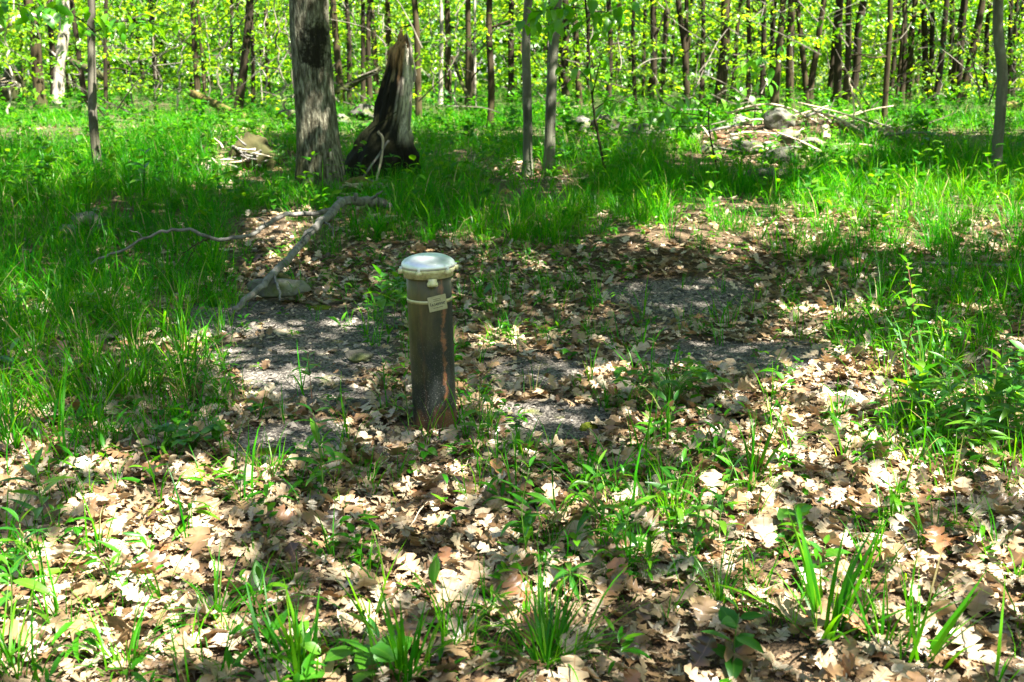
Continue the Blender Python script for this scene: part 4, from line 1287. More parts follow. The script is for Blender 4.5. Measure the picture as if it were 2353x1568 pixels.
def rotten(cx, cy, w, h, label, seed, mat=M_rot, name='rotten_stump', Y=None):
    b = gp(cx, cy + h * .45) if Y is None else pt(cx, cy + h * .45, Y)
    s = b[1] / FPX
    V, F = blob((w / 2 * s, w / 2 * s * .8, h * s * .75), seed, 4, .28, 4)
    root = empty(name, (b[0], b[1], b[2]))
    tag(root, label, name.replace('_', ' ').split()[-1])
    link('heartwood', mesh_np('heartwood', V, F, mat), root, (0, 0.05, h * s * .15))
    g = np.random.default_rng(seed)
    for k in range(16):
        a = g.uniform(-1, 1)
        p0 = np.array([a * w / 2 * s, -.25 * w * s, h * s * g.uniform(.0, .7)])
        p1 = p0 + np.array([g.normal() * .3 * w * s, -.15 * w * s, g.uniform(-.2, .35) * h * s])
        v, f = tube(spline([p0, (p0 + p1) / 2 + g.normal(size=3) * .02, p1], 7), np.linspace(.016, .006, 7), 5, .2, k)
        link('root_stub' if k % 2 else 'splinter', mesh_np('root_stub', v, f, M_twig if k % 3 else M_palewood), root)


rotten(840, 432, 96, 48, 'mossy rotten root clump between the oak foot and the fallen branch', 5)
rotten(572, 352, 112, 78, 'crumbling rotten stump lit by the sun, left of the oak', 6, M_brown)
rotten(18, 190, 84, 50, 'uprooted dark stump among the far left trees', 7, M_dark, Y=36)
rotten(885, 500, 50, 36, 'rotten wood crumbling under the bend of the fallen branch', 8, name='rotten_log')
rotten(1300, 250, 60, 20, 'dark brush heap far behind the twin grey trees', 9, M_dark, name='brush_heap')

# sticks round the mound and twigs on the floor
ST = [
 ([(1872, 256, 15.2), (1925, 272, 14.9), (1975, 300, 14.5), (2010, 330, 14.2), (2058, 360, 13.8)], 6, 5, M_palewood, 'long pale pole slanting down the outer side of the mound'),
 ([(1672, 262, 16.2), (1720, 246, 16.1), (1762, 240, 16), (1795, 244, 15.9), (1830, 257, 15.7), (1885, 285, 15.2)], 6, 4, M_palewood, 'pale bent branch arching behind the round boulder'),
 ([(1690, 262, 16), (1732, 252, 15.9), (1762, 256, 15.8), (1785, 268, 15.6)], 5, 3, M_dark, 'dark branch curving below the pale bent one'),
 ([(1950, 180, 15), (1958, 215, 15), (1963, 250, 15), (1962, 290, 14.9)], 4, 4, M_palewood, 'upright pale twig standing in the mound brush'),
 ([(1955, 205, 15.2), (1975, 240, 15.1), (1995, 275, 15)], 3, 3, M_palewood, 'second pale twig crossing the upright one'),
 ([(2002, 315, 14.2), (2020, 300, 14.1), (2048, 272, 14)], 4, 2.5, M_palewood, 'short forked twig pointing up at the mound shoulder'),
 ([(1506, 205, 15.5), (1522, 230, 15.4), (1545, 246, 15.3), (1568, 256, 15.2)], 4, 3, M_palewood, 'pale arched twig over the shrub beside the mound'),
 ([(1780, 322, 14.2), (1815, 312, 14.1), (1848, 296, 14.2)], 4, 3, M_palewood, 'pale stick lying before the dark mossy rock'),
 ([(1770, 335, 14), (1810, 326, 14), (1850, 330, 14)], 4, 3, M_twig, 'grey stick low across the mound front'),
 ([(1525, 300, 15.4), (1565, 296, 15.4), (1608, 294, 15.4)], 3.5, 3, M_palewood, 'straight pale stick under the shrub leaves'),
 ([(1866, 250, 15.6), (1890, 268, 15.3), (1915, 286, 15.1)], 7, 5, M_palewood, 'thick pale broken stick heaped behind the boulder'),
 ([(1850, 262, 15.6), (1880, 262, 15.5), (1912, 270, 15.3)], 5, 4, M_palewood, 'crossed pale stick on the heap behind the boulder'),
 ([(1930, 345, 13.9), (1990, 352, 13.7), (2080, 366, 13.4), (2150, 372, 13.2)], 4, 3, M_twig, 'long grey twig trailing off the mound into the grass'),
 ([(1262, 1330, 2.75), (1300, 1328, 2.78), (1370, 1318, 2.8), (1520, 1268 + 30, 2.88)], 5, 3, M_twig, 'grey twig lying above the drooping star leaved herb'),
 ([(1200, 1540, 2.10), (1290, 1450, 2.36), (1390, 1380, 2.55), (1425, 1355, 2.62)], 3.5, 3, M_palewood, 'pale straw stalk slanting beside the fine sedge clump'),
 ([(880, 1120, 3.28), (980, 1048, 3.6), (1080, 1030, 3.7), (1180, 1028, 3.72)], 2.6, 2, M_palewood, 'long straw stalk arching below the pipe foot'),
 ([(930, 1310, 2.75), (990, 1210, 3.0), (1060, 1130, 3.25), (1090, 1085, 3.42)], 3, 2.4, M_palewood, 'straw stalk slanting down from the herb by the pipe'),
 ([(662, 1115, 3.25), (700, 1095, 3.33), (745, 1080, 3.4)], 2.5, 2, M_palewood, 'short straw stalk across the gravel below the seedling'),
 ([(2000, 775, 4.9), (1960, 800, 4.75), (1830, 785, 4.85), (1780, 775, 4.95)], 3, 2.5, M_twig, 'thin twig in front of the sunlit litter bump'),
 ([(1110, 1040, 3.65), (1230, 1110, 3.35), (1330, 1190, 3.05), (1400, 1260, 2.85)], 3, 2.4, M_palewood, 'long stalk crossing the litter right of the pipe'),
 ([(1560, 1195 + 100, 2.85), (1480, 1350, 2.68), (1395, 1408, 2.5)], 3, 2, M_palewood, 'bent straw stalk near the big pale oak leaf'),
 ([(1005, 800 + 5, 4.6), (900, 838, 4.45), (830, 830, 4.5)], 2.0, 1.5, M_twig, 'thin dark twig beside the slate lump'),
 ([(1770, 968, 4.0), (1812, 948, 4.1), (1860, 930, 4.2)], 2.6, 2, M_palewood, 'pale twig poking out of the litter bump'),
 ([(2240, 830, 4.6), (2270, 806, 4.7), (2300, 790, 4.8)], 3, 2, M_palewood, 'thin pale twig tilted up behind the herbs'),
 ([(2130, 1330 + 20, 2.75), (2060, 1372, 2.7), (1800, 1352, 2.72)], 2.6, 2, M_palewood, 'long straw stem lying behind the broad sedge clump'),
]
for i, (pl, w0, w1, m, lab) in enumerate(ST):
    P, r = px_tube(pl, w0, w1, n=16, seed=i, wig=.004)
    if P[0][1] < 9:
        gz = hgt(P[:, 0], P[:, 1]) + 0.03
        P[:, 2] = np.maximum(P[:, 2], gz)
    b = P[0].copy()
    V, F = tube(P - b, r, 6, .12, i)
    o = link('twig' if w0 < 4 else 'stick', mesh_np('stick', V, F, m)); o.location = tuple(b)
    tag(o, lab, 'twig' if w0 < 4 else 'stick')


bh = gp(1880, 300); root = empty('brush_pile', bh)
tag(root, 'heap of pale dead sticks and brush on top of the rock mound', 'brush pile')
g_ = np.random.default_rng(404)
for k in range(46):
    px_ = g_.uniform(1600, 2080); py_ = 262 + 60 * ((px_ - 1830) / 260) ** 2 + g_.uniform(-6, 66)
    p = gp(px_, py_) + (0, 0, g_.uniform(.02, .14))
    a = g_.uniform(-.9, .9) + math.pi * (k % 2); L = g_.uniform(.3, 1.3)
    d = np.array([math.cos(a), math.sin(a) * .5, g_.uniform(-.15, .35)]) * L
    q = p + d; q[2] = max(q[2], float(hgt(q[0], q[1])) + .02)
    v, f = tube(spline([p, (p + q) / 2 + g_.normal(size=3) * .05 + (0, 0, .04), q], 8) - bh, np.linspace(.02, .008, 8) * g_.uniform(.6, 1.2), 5, .2, k)
    link('stick', mesh_np('stick', v, f, M_palewood if k % 3 else M_twig), root)


# ------------------------------------------------------------------ grass
def grass():
    items_n, items_f = [], []
    g = np.random.default_rng(8)
    T = [blade(g, .0085, c, 5) for c in (0.5, .9, 1.3, 1.7, 2.1)]
    TF_ = [blade(g, .014, c, 4) for c in (0.6, 1.1, 1.6, 2.0)]

    def put(items, temps, P, n_per, length, spread, lenvar=.25, tb=0.0, lean=.35):
        m = len(P)
        if m == 0: return
        idx = np.repeat(np.arange(m), n_per)
        Q = P[idx].copy(); k = len(Q)
        a = rng.uniform(0, 6.283, k); rr = np.abs(rng.normal(0, spread, k))
        Q[:, 0] += np.cos(a) * rr; Q[:, 1] += np.sin(a) * rr
        Q[:, 2] = hgt(Q[:, 0], Q[:, 1]) - .005
        yaw = a - math.pi / 2 + rng.normal(0, .7, k)
        M = rotm(yaw, -np.abs(rng.normal(0, lean, k)) * .8, rng.normal(0, .12, k))
        L = np.asarray(length)[idx] * np.clip(rng.normal(1, lenvar, k), .4, 1.6)
        tint = np.clip(rng.uniform(0, .9, k) * .75 + tb + .13 * N_G(Q[:, :2] * .6) + rng.normal(0, .08, k) + (rng.uniform(size=k) < .06) * .6, 0, 1)
        q = rng.integers(0, len(temps), k)
        for w in range(len(temps)):
            s = q == w
            if s.any(): items.append(scatter(temps[w][0], temps[w][1], Q[s], M[s], L[s], tint[s]))

    # grassy bank and the shaded sedge beyond the clearing
    n = 10500
    xy = frustum(n, 6.2, 14.5); P = with_h(xy); px, py, f = proj(P)
    d = sstep(625, 545, py + 18 * ZN(xy) - 55 * np.exp(-((px - 1600) / 300) ** 2) * 0)
    d = d * (1 - .85 * zone(LITTERPATCH, P, .5)) * (0.10 + .90 * sstep(-.45, .25, N_G(xy * .8)))
    left = sstep(560, 470, px) * sstep(690, 640, py)
    d = np.maximum(d, left * .9)
    d = d * (1 - np.clip(1.4 * np.exp(-(((xy[:, 0] - 4.2) / 1.9) ** 2 + ((xy[:, 1] - 13.9) / 1.5) ** 2)), 0, .95))
    right = sstep(1750, 1950, px) * sstep(690, 590, py) * .55
    d = np.maximum(d, right)
    P = P[rng.uniform(size=n) < d]
    put(items_n, T, P, 19, np.clip(rng.normal(.20, .07, len(P)), .06, .40) * (1 + .15 * sstep(8, 10, P[:, 1])) * (1 - .45 * np.exp(-(((P[:, 0] + 1.9) / 1.4) ** 2 + ((P[:, 1] - 11.0) / 1.8) ** 2))), .042)
    # left side sedge near the gravel
    n = 3300
    xy = frustum(n, 3.2, 6.6); P = with_h(xy); px, py, f = proj(P)
    d = sstep(540, 420, px + 60 * ZN(xy)) * sstep(1050, 930, py) * .9 * (.3 + .7 * sstep(-.4, .4, N_G(xy * 1.7)))
    d = np.maximum(d, sstep(1900, 2200, px) * sstep(1010, 840, py) * .16)
    P = P[rng.uniform(size=n) < d]
    put(items_n, T, P, 16, np.clip(rng.normal(.24, .06, len(P)), .1, .4), .035, tb=.05)
    # sparse wisps in the litter
    n = 5600
    xy = frustum(n, 1.9, 6.4); P = with_h(xy)
    P = P[(rng.uniform(size=n) < (.16 + .62 * zone(GREENZ, P, .6)) * (1 - .8 * zone(GRAVEL, P))) & (((P[:, :2] - CAS[:2]) ** 2).sum(1) > .14 ** 2)]
    put(items_n, [blade(g, .011, c, 5) for c in (.4, .9, 1.5)], P, 7, np.clip(rng.normal(.14, .05, len(P)), .05, .26), .018, tb=.08)
    V, F, t = gather(items_n)
    tag(link('sedge_grass', mesh_np('sedge_grass', V, F, M_grass, t)), 'fine arching green sedge growing across the forest floor', None, None, 'stuff')
    # far grass
    n = 15000
    xy = np.concatenate([frustum(9000, 13.5, 30), frustum(6000, 28, 56)]); P = with_h(xy)
    d = (1 - .8 * zone(LITTERPATCH, P, .5)) * (.08 + .92 * sstep(-.35, .35, N_G2(xy * 2.6)))
    ex = np.clip(1.5 * np.exp(-(((xy[:, 0] - 4.35) / 2.0) ** 2 + ((xy[:, 1] - 14.9) / 1.5) ** 2)), 0, 1)
    P = P[rng.uniform(size=n) < d * (1 - ex)]
    put(items_f, TF_, P, 14, np.clip(rng.normal(.22, .07, len(P)), .08, .42), .12)
    V, F, t = gather(items_f)
    tag(link('woodland_grass', mesh_np('woodland_grass', V, F, M_grass, t)), 'long green grass under the far trees', None, None, 'stuff')


grass()


# ------------------------------------------------------------------ low herbs scattered in the litter and under the far trees
def herbs_low():
    items = []
    g = np.random.default_rng(14)
    OV = [lance_leaf(g, .26, c, 5, .25, .42) for c in (.3, .8, 1.2)]
    LN = [lance_leaf(g, .11, c, 5, .3, .4) for c in (.4, .9, 1.3)]

    def put(P, nl, ls, hmax, T, tb=0):
        m = len(P); idx = np.repeat(np.arange(m), nl); k = len(idx)
        Q = P[idx].copy()
        hh = rng.uniform(0.1, 1, k) * np.asarray(hmax)[idx]
        a = rng.uniform(0, 6.283, k)
        Q[:, 2] += hh
        Q[:, 0] += np.cos(a) * .012; Q[:, 1] += np.sin(a) * .012
        M = rotm(a - math.pi / 2, rng.uniform(-.1, .9, k), rng.normal(0, .25, k))
        s = np.asarray(ls)[idx] * rng.uniform(.6, 1.15, k)
        tint = np.clip(rng.uniform(.05, .85, k) + tb, 0, 1); q = rng.integers(0, len(T), k)
        for w in range(len(T)):
            e = q == w
            if e.any(): items.append(scatter(T[w][0], T[w][1], Q[e], M[e], s[e], tint[e]))

    n = 5600
    xy = frustum(n, 1.9, 7.5); P = with_h(xy)
    P = P[(rng.uniform(size=n) < (.2 + .55 * zone(GREENZ, P, .6)) * (1 - .7 * zone(GRAVEL, P))) & (((P[:, :2] - CAS[:2]) ** 2).sum(1) > .17 ** 2)]
    m = len(P) // 2
    put(P[:m], 7, rng.uniform(.025, .055, m), rng.uniform(.02, .09, m), OV)
    put(P[m:], 9, rng.uniform(.04, .085, len(P) - m), rng.uniform(.04, .16, len(P) - m), LN)
    n = 1300
    xy = frustum(n, 7.5, 20); P = with_h(xy)
    P = P[rng.uniform(size=n) < .75]
    put(P, 12, rng.uniform(.06, .12, len(P)), rng.uniform(.1, .55, len(P)), OV, .1)
    V, F, t = gather(items)
    tag(link('ground_herbs', mesh_np('ground_herbs', V, F, M_herb, t)), 'small green woodland herbs and seedlings scattered in the litter', None, None, 'stuff')
    # brush between the far trunks
    items.clear()
    n = 800
    xy = frustum(n, 17, 50); P = with_h(xy)
    put(P, 26, rng.uniform(.10, .2, n), rng.uniform(.15, .65, n), OV, -.1)
    V, F, t = gather(items)
    tag(link('low_undergrowth', mesh_np('low_undergrowth', V, F, M_herb, t)), 'knee high green brush under the far trees', None, None, 'stuff')


herbs_low()


# ------------------------------------------------------------------ understory foliage
def understory():
    items = []
    LV, LF = strip_leaf([0, .3, .65, 1.0], [.02, .27, .24, .02], [0] * 4, .5, .2, np.random.default_rng(3), .05, .05)

    def sprays(n, y0, y1, nl, lmin, lmax, rad, ztop, keepf=None):
        y = np.sqrt(rng.uniform(y0 ** 2, y1 ** 2, n)); x = rng.uniform(-1, 1, n) * (0.52 * y + .8)
        z = hgt(x, y) + .35 + rng.uniform(0, 1, n) ** .85 * ztop(y)
        P = np.stack([x, y, z], 1)
        if keepf is not None:
            P = P[keepf(P)]
        m = len(P)
        idx = np.repeat(np.arange(m), nl); k = len(idx)
        a = rng.uniform(0, 6.283, k); r = np.sqrt(rng.uniform(0, 1, k)) * rad * rng.uniform(.6, 1.3, m)[idx]
        tx = rng.normal(0, .22, m)[idx]; ty = rng.normal(0, .22, m)[idx]
        dx, dy = np.cos(a) * r, np.sin(a) * r
        Q = P[idx] + np.stack([dx, dy, dx * tx + dy * ty + rng.normal(0, .03, k)], 1)
        M = rotm(a - math.pi / 2 + rng.normal(0, .6, k), rng.normal(-.25, .35, k), rng.normal(0, .35, k))
        s = rng.uniform(lmin, lmax, k)
        base = rng.beta(1.6, 1.4, m)[idx]
        tint = np.clip(base * .65 + rng.uniform(0, .3, k), 0, 1)
        items.append(scatter(LV, LF, Q, M, s, tint))

    top = lambda y: .55 + (y * .073 + CAM_H)
    N3 = Noise(55, 1.15, 2)
    sprays(330, 14, 24, 16, .08, .13, .38, top, lambda P: (N3(P) > -.15) & (proj(P)[1] < 235))
    sprays(1300, 23, 40, 26, .10, .17, .5, top, lambda P: (N3(P) > .32))
    sprays(5600, 38, 60, 24, .15, .25, .75, top, lambda P: (N3(P) > .0))
    V, F, t = gather(items)
    g = np.random.default_rng(17); tw = []
    for k in range(900):
        y = math.sqrt(g.uniform(16 ** 2, 55 ** 2)); x = g.uniform(-1, 1) * (.52 * y + .8)
        z = float(hgt(x, y)) + g.uniform(.2, .8 + .073 * y)
        a = g.uniform(0, 6.28); L = g.uniform(.5, 1.8)
        d = np.array([math.cos(a), math.sin(a) * .6, g.uniform(-.1, 1.3)]) * L
        p = np.array([x, y, z]); q = p + d * .5 + g.normal(size=3) * .12
        tw.append(tube(spline([p, q, p + d], 5), np.linspace(.012, .005, 5) * (1 + .012 * y), 3))
    tv, tf = merge(tw)
    midx = np.concatenate([np.zeros(len(F), int), np.ones(len(tf), int)])
    F = np.concatenate([F, tf + len(V)]); V = np.concatenate([V, tv]); t = np.concatenate([t, np.zeros(len(tv))])
    tag(link('understory_foliage', mesh_np('understory_foliage', V, F, [M_leaf, M_gbrown], t, smooth=False, midx=midx)), 'layered sunlit yellow green leaves of the understory between the trunks', None, None, 'stuff')
    items.clear()
    sprays(4200, 58, 95, 20, .35, .6, 1.7, lambda y: 1.0 + y * .10)
    V, F, t = gather(items)
    t = t ** 2 * .45  # darker leaf tint puts the shade of the far gaps into the colour
    # unseen leaves of the surrounding wood, added to keep out horizon light
    items = [(V, F, t)]
    n = 10500
    a = rng.uniform(0.62, 2 * math.pi - 0.62, n); r = rng.uniform(15, 30, n)
    P = np.stack([np.sin(a) * r, np.cos(a) * r, .2 + rng.uniform(0, 1, n) ** .8 * 9.5], 1)
    P = P[np.abs(P[:, 0]) > .54 * P[:, 1] + 5]
    n = len(P)
    items.append(scatter(LV, LF, P, rotm(rng.uniform(0, 6.28, n), rng.normal(-.3, .5, n), rng.normal(0, .5, n)), rng.uniform(.6, 1.1, n), rng.uniform(0, .8, n)))
    V, F, t = gather(items)
    # trunks lost in the distance
    n = 90
    vt = []
    g = np.random.default_rng(91)
    for k in range(n):
        y = g.uniform(58, 90); x = g.uniform(-1, 1) * .54 * y
        v, f = tube([(x, y, -.1), (x + g.normal() * .2, y, 5), (x + g.normal() * .4, y, 14)], [g.uniform(.1, .22)] * 2 + [.08], 5)
        vt.append((v, f))
    v, f = merge(vt)
    midx = np.concatenate([np.zeros(len(F), int), np.ones(len(f), int)])
    F = np.concatenate([F, f + len(V)]); V = np.concatenate([V, v]); t = np.concatenate([t, np.zeros(len(v))])
    tag(link('distant_forest', mesh_np('distant_forest', V, F, [M_leaf, M_dark], t, smooth=False, midx=midx)), 'far off sunlit wood closing the view behind the trunks', None, None, 'stuff')


understory()

# ------------------------------------------------------------------ individual plants
g1 = np.random.default_rng(40)
PLM = {
    'lance': [mesh_np('leaf', *lance_leaf(g1, .105, c, 8, .3, .42), M_leaf1, mid=True) for c in (.35, .8, 1.2)],
    'ovate': [mesh_np('leaf', *lance_leaf(g1, .25, c, 8, .22, .42), M_leaf1, mid=True) for c in (.25, .6, .9)],
    'round': [mesh_np('leaf', *lance_leaf(g1, .36, c, 8, .15, .5), M_leaf1, mid=True) for c in (.2, .5, .8)],
    'tongue': [mesh_np('leaf', *lance_leaf(g1, .17, c, 9, .4, .5), M_leaf1, mid=True) for c in (.15, .4)],
}
HLM = [mesh_np('leaf', *lance_leaf(g1, .24, c, 8, .22, .42), M_leafb) for c in (.25, .6, .9)]
BLM = [mesh_np('blade', *blade(g1, w, c, 8), M_grass1) for w, c in ((.020, .35), (.022, .7), (.018, 1.1), (.017, 1.7), (.024, .2), (.02, .9))]


def herb(bx, by, H, n, L, kind, label, lean=(0, 0), name='herb_plant', cat='herb', stem=None, spread=1.0, low=.1, whorl=1, elev=(.1, .7), seed=0, group=None, Y=None, stemr=.0022):
    b = gp(bx, by) if Y is None else pt(bx, by, Y)
    g = np.random.default_rng(seed + int(bx) * 3 + int(by))
    root = empty(name, b); tag(root, label, cat, group)
    if by > 640: H, L = H * 1.22, L * 1.18
    top = np.array([lean[0], lean[1], H])
    mid = top * .5 + g.normal(size=3) * H * .04
    P = spline([(0, 0, -.02), mid, top], 10)
    V, F = tube(P, np.linspace(stemr, stemr * .5, 10), 5)
    link('stem', mesh_np('stem', V, F, stem or M_stem), root)
    a = g.uniform(0, 6.28)
    ms = PLM[kind]
    nn = max(1, n // whorl)
    for i in range(nn):
        f = low + (1 - low) * (i / max(nn - 1, 1))
        p = np.array([np.interp(f, np.linspace(0, 1, 10), P[:, c]) for c in range(3)])
        a += 2.4
        for w in range(whorl):
            aa = a + w * 6.283 / whorl + g.normal() * .2
            e = g.uniform(*elev) + .35 * (f > .9)
            M = rotm(np.array([aa]), np.array([e]), np.array([g.normal() * .25]))[0]
            s = L * 1.15 * g.uniform(.75, 1.15) * (1 - .35 * f if f > .75 else 1)
            o = link('leaf', ms[g.integers(0, len(ms))], root)
            o.matrix_basis = Matrix.Translation(Vector(p + M @ np.array([0, .004, 0]))) @ Matrix(M.tolist()).to_4x4() @ Matrix.Scale(float(s), 4)
    return root


def compound(bx, by, n, reach, L, label, seed=0, H=.2, kind='ovate', name='leafy_plant', cat='plant'):
    """several leaf stalks from one crown, leaflets in threes"""
    b = gp(bx, by); g = np.random.default_rng(seed)
    root = empty(name, b); tag(root, label, cat)
    for k in range(n):
        a = g.uniform(0, 6.28); r = reach * math.sqrt(g.uniform(.05, 1))
        tip = np.array([math.cos(a) * r, math.sin(a) * r * .6, H * g.uniform(.6, 1.1)])
        P = spline([(0, 0, 0), tip * np.array([.35, .35, .7]), tip], 7)
        V, F = tube(P, .0016, 4)
        link('stalk', mesh_np('stalk', V, F, M_stem), root)
        for w in range(3):
            aa = a - math.pi / 2 + (w - 1) * 1.25 + g.normal() * .15
            M = rotm(np.array([aa]), np.array([g.uniform(-.25, .35)]), np.array([g.normal() * .25]))[0]
            o = link('leaf', PLM[kind][g.integers(0, 3)], root)
            o.matrix_basis = Matrix.Translation(Vector(tip)) @ Matrix(M.tolist()).to_4x4() @ Matrix.Scale(float(L * g.uniform(.75, 1.2)), 4)
    return root


herb(742, 1150, .235, 18, .085, 'lance', 'tall narrow leaved herb standing before the gravel, left of the pipe', (-.02, .02), whorl=2, stemr=.003)
herb(719, 938, .19, 10, .055, 'round', 'slim seedling with round bright leaves at its top, over the gravel', (-.01, 0), name='seedling', cat='seedling', low=.55, stem=M_redstem, elev=(-.2, .5))
herb(940, 985, .165, 9, .075, 'lance', 'narrow leaved herb touching the foot of the pipe', (-.015, .0), stemr=.0025)
herb(1103, 1020, .215, 14, .07, 'lance', 'herb with pointed leaves just right of the pipe foot', (.0, .0))
herb(1130, 1000, .17, 10, .06, 'lance', 'second pointed leaved herb, behind the one right of the pipe', (.01, .0))
herb(905, 760, .20, 14, .075, 'lance', 'tall feathery herb behind the pipe on its left', (-.005, 0))
herb(880, 770, .27, 14, .08, 'ovate', 'leafy seedling with pale tips behind the pipe', (.0, 0), low=.4, name='seedling', cat='seedling')
herb(925, 745, .24, 12, .07, 'ovate', 'broad leaved seedling next to the pipe cap', (-.03, 0), low=.5, name='seedling', cat='seedling')
compound(1545, 945, 26, .24, .058, 'low columbine like plant with bright lobed leaflets on the dry litter', 3, .17)
compound(445, 1040, 20, .15, .042, 'bluish green trailing plant with small round leaflets', 4, .10, 'round')
compound(610, 965, 6, .05, .03, 'small clump of deep green seedlings at the gravel edge', 5, .07)
compound(780, 945, 7, .05, .03, 'tiny deep green clump between gravel and pipe', 15, .08)
herb(97, 1215, .16, 14, .085, 'lance', 'upright lance leaved herb catching the sun near the bottom left', (0, 0), whorl=2, elev=(.2, .8))
herb(62, 1330, .13, 12, .08, 'lance', 'sunlit lance leaved herb below the upright one', (0, 0), whorl=2)
herb(20, 1440, .13, 12, .085, 'lance', 'pale herb at the very left edge of the litter', (0.02, 0))
r9 = herb(2070, 860, .40, 22, .062, 'ovate', 'red stemmed seedling with sunlit whitish leaves on the litter bump', (-.02, .0), name='seedling', cat='seedling', stem=M_redstem, low=.3, stemr=.004, elev=(-.2, .6))
herb(1309, 1372, .06, 11, .085, 'lance', 'star shaped herb with drooping dark leaves over the grey twig', (0, 0), low=.85, elev=(-.9, .5))
herb(1240, 700, .11, 6, .06, 'tongue', 'small lily like shoot in the litter beyond the pipe', (0, 0))
herb(1110, 690, .09, 4, .07, 'tongue', 'upright single leaf shoot behind the pipe cap', (0, 0), elev=(.8, 1.4), low=.0)
herb(1370, 1075 + 180, .20, 16, .075, 'lance', 'leafy herb at the near side of the fine grass patch', (0, .02))
herb(1440, 1295, .17, 16, .07, 'lance', 'bushy dark herb in front of the fine grass patch', (.01, 0), whorl=2)
herb(1560, 1230, .19, 14, .07, 'lance', 'tall thin herb inside the fine grass patch', (0, 0))
herb(1650, 1260, .21, 18, .065, 'lance', 'feathery herb right of the fine grass patch', (.03, .0))
herb(1600, 1330, .15, 14, .06, 'lance', 'short feathery herb before the taller one', (.0, .0))
herb(1215, 1290, .23, 14, .075, 'lance', 'single stemmed herb with paired leaves left of the fine grass patch', (0, 0), whorl=2)
for i, (x, y, h, lab) in enumerate([(2110, 990, .20, 'first herb of the thicket past the litter bump'), (2165, 1010, .24, 'tall herb in the middle of the thicket past the litter bump'), (2215, 1040, .22, 'herb with glossy leaves at the front of the right thicket'),
                                    (2265, 1000, .24, 'herb with narrow leaves inside the right thicket'), (2310, 1030, .22, 'outermost herb of the right thicket'), (2190, 960, .22, 'pale herb at the back of the right thicket'), (2340, 960, .22, 'broad herb at the picture edge of the thicket'),
                                    (2140, 1050, .16, 'short dark herb at the foot of the right thicket'), (2260, 1075, .17, 'low herb in front of the right thicket')]):
    herb(x, y, h, 26, .082, 'lance' if i % 3 else 'ovate', lab, (g1.normal() * .02, 0), whorl=2 if i % 2 else 1)
herb(2150, 880, .22, 16, .085, 'lance', 'bright herb behind the broad blades on the litter bump', (0, 0), whorl=2)
herb(2300, 830, .16, 12, .05, 'round', 'small round leaved seedling behind the right thicket', (0, 0), name='seedling', cat='seedling', low=.3)
herb(1385, 590, .20, 9, .075, 'ovate', 'bright seedling on the edge of the shaded bank', (0, 0), low=.4, name='seedling', cat='seedling')
herb(1345, 545, .22, 8, .075, 'ovate', 'sunlit pale seedling above the bright bank seedling', (0, 0), low=.5, name='seedling', cat='seedling')
herb(60, 720, .14, 14, .06, 'ovate', 'sunlit broad leaved herb on the left bank', (0, 0))
herb(215, 740, .13, 12, .07, 'ovate', 'spreading bright herb beside the left gravel', (0, 0), elev=(-.1, .3))
herb(135, 700, .15, 10, .06, 'tongue', 'row of tongue leaves between the two bright left herbs', (0, 0))
herb(255, 650, .20, 12, .065, 'lance', 'spiky herb in front of the shaded left sedge', (0, 0))
herb(380, 660, .19, 12, .06, 'lance', 'second spiky herb nearer the fallen branch tip', (0, 0))
herb(30, 870, .10, 5, .085, 'tongue', 'big yellowish leaves at the left edge above the litter', (0, 0), elev=(.0, .5))
herb(865, 1488, .065, 3, .085, 'tongue', 'single upright pointed leaf near the bottom middle', (0, 0), elev=(.7, 1.3), low=.0)
herb(855, 1590, .09, 6, .085, 'ovate', 'broad light green leaves at the very bottom edge', (0, 0), elev=(-.1, .5))
herb(745, 1585, .07, 5, .075, 'ovate', 'second cluster of broad leaves at the bottom edge', (0, 0), elev=(0, .5))
herb(1000, 1375, .05, 3, .07, 'tongue', 'small pointed shoot below the pipe in open litter', (0, 0), elev=(.6, 1.3), low=.0)
herb(1545, 1010, .12, 9, .06, 'tongue', 'pale lily like shoot below the columbine like plant', (0, 0))
herb(1490, 1040, .1, 7, .06, 'tongue', 'dark lily like shoot left of the pale one', (0, 0))
herb(600, 1395, .06, 3, .07, 'tongue', 'lone pointed shoot in litter at the lower left', (0, 0), elev=(.7, 1.3), low=.0)
herb(1890, 1330, .08, 7, .05, 'ovate', 'small seedling behind the broad sedge clump', (0, 0))
herb(1830, 1240, .07, 7, .05, 'round', 'round leaved seedling between two sedge clumps', (0, 0))
herb(1690, 1540, .12, 10, .06, 'ovate', 'leafy seedling at the foot of the biggest sedge', (0, 0))


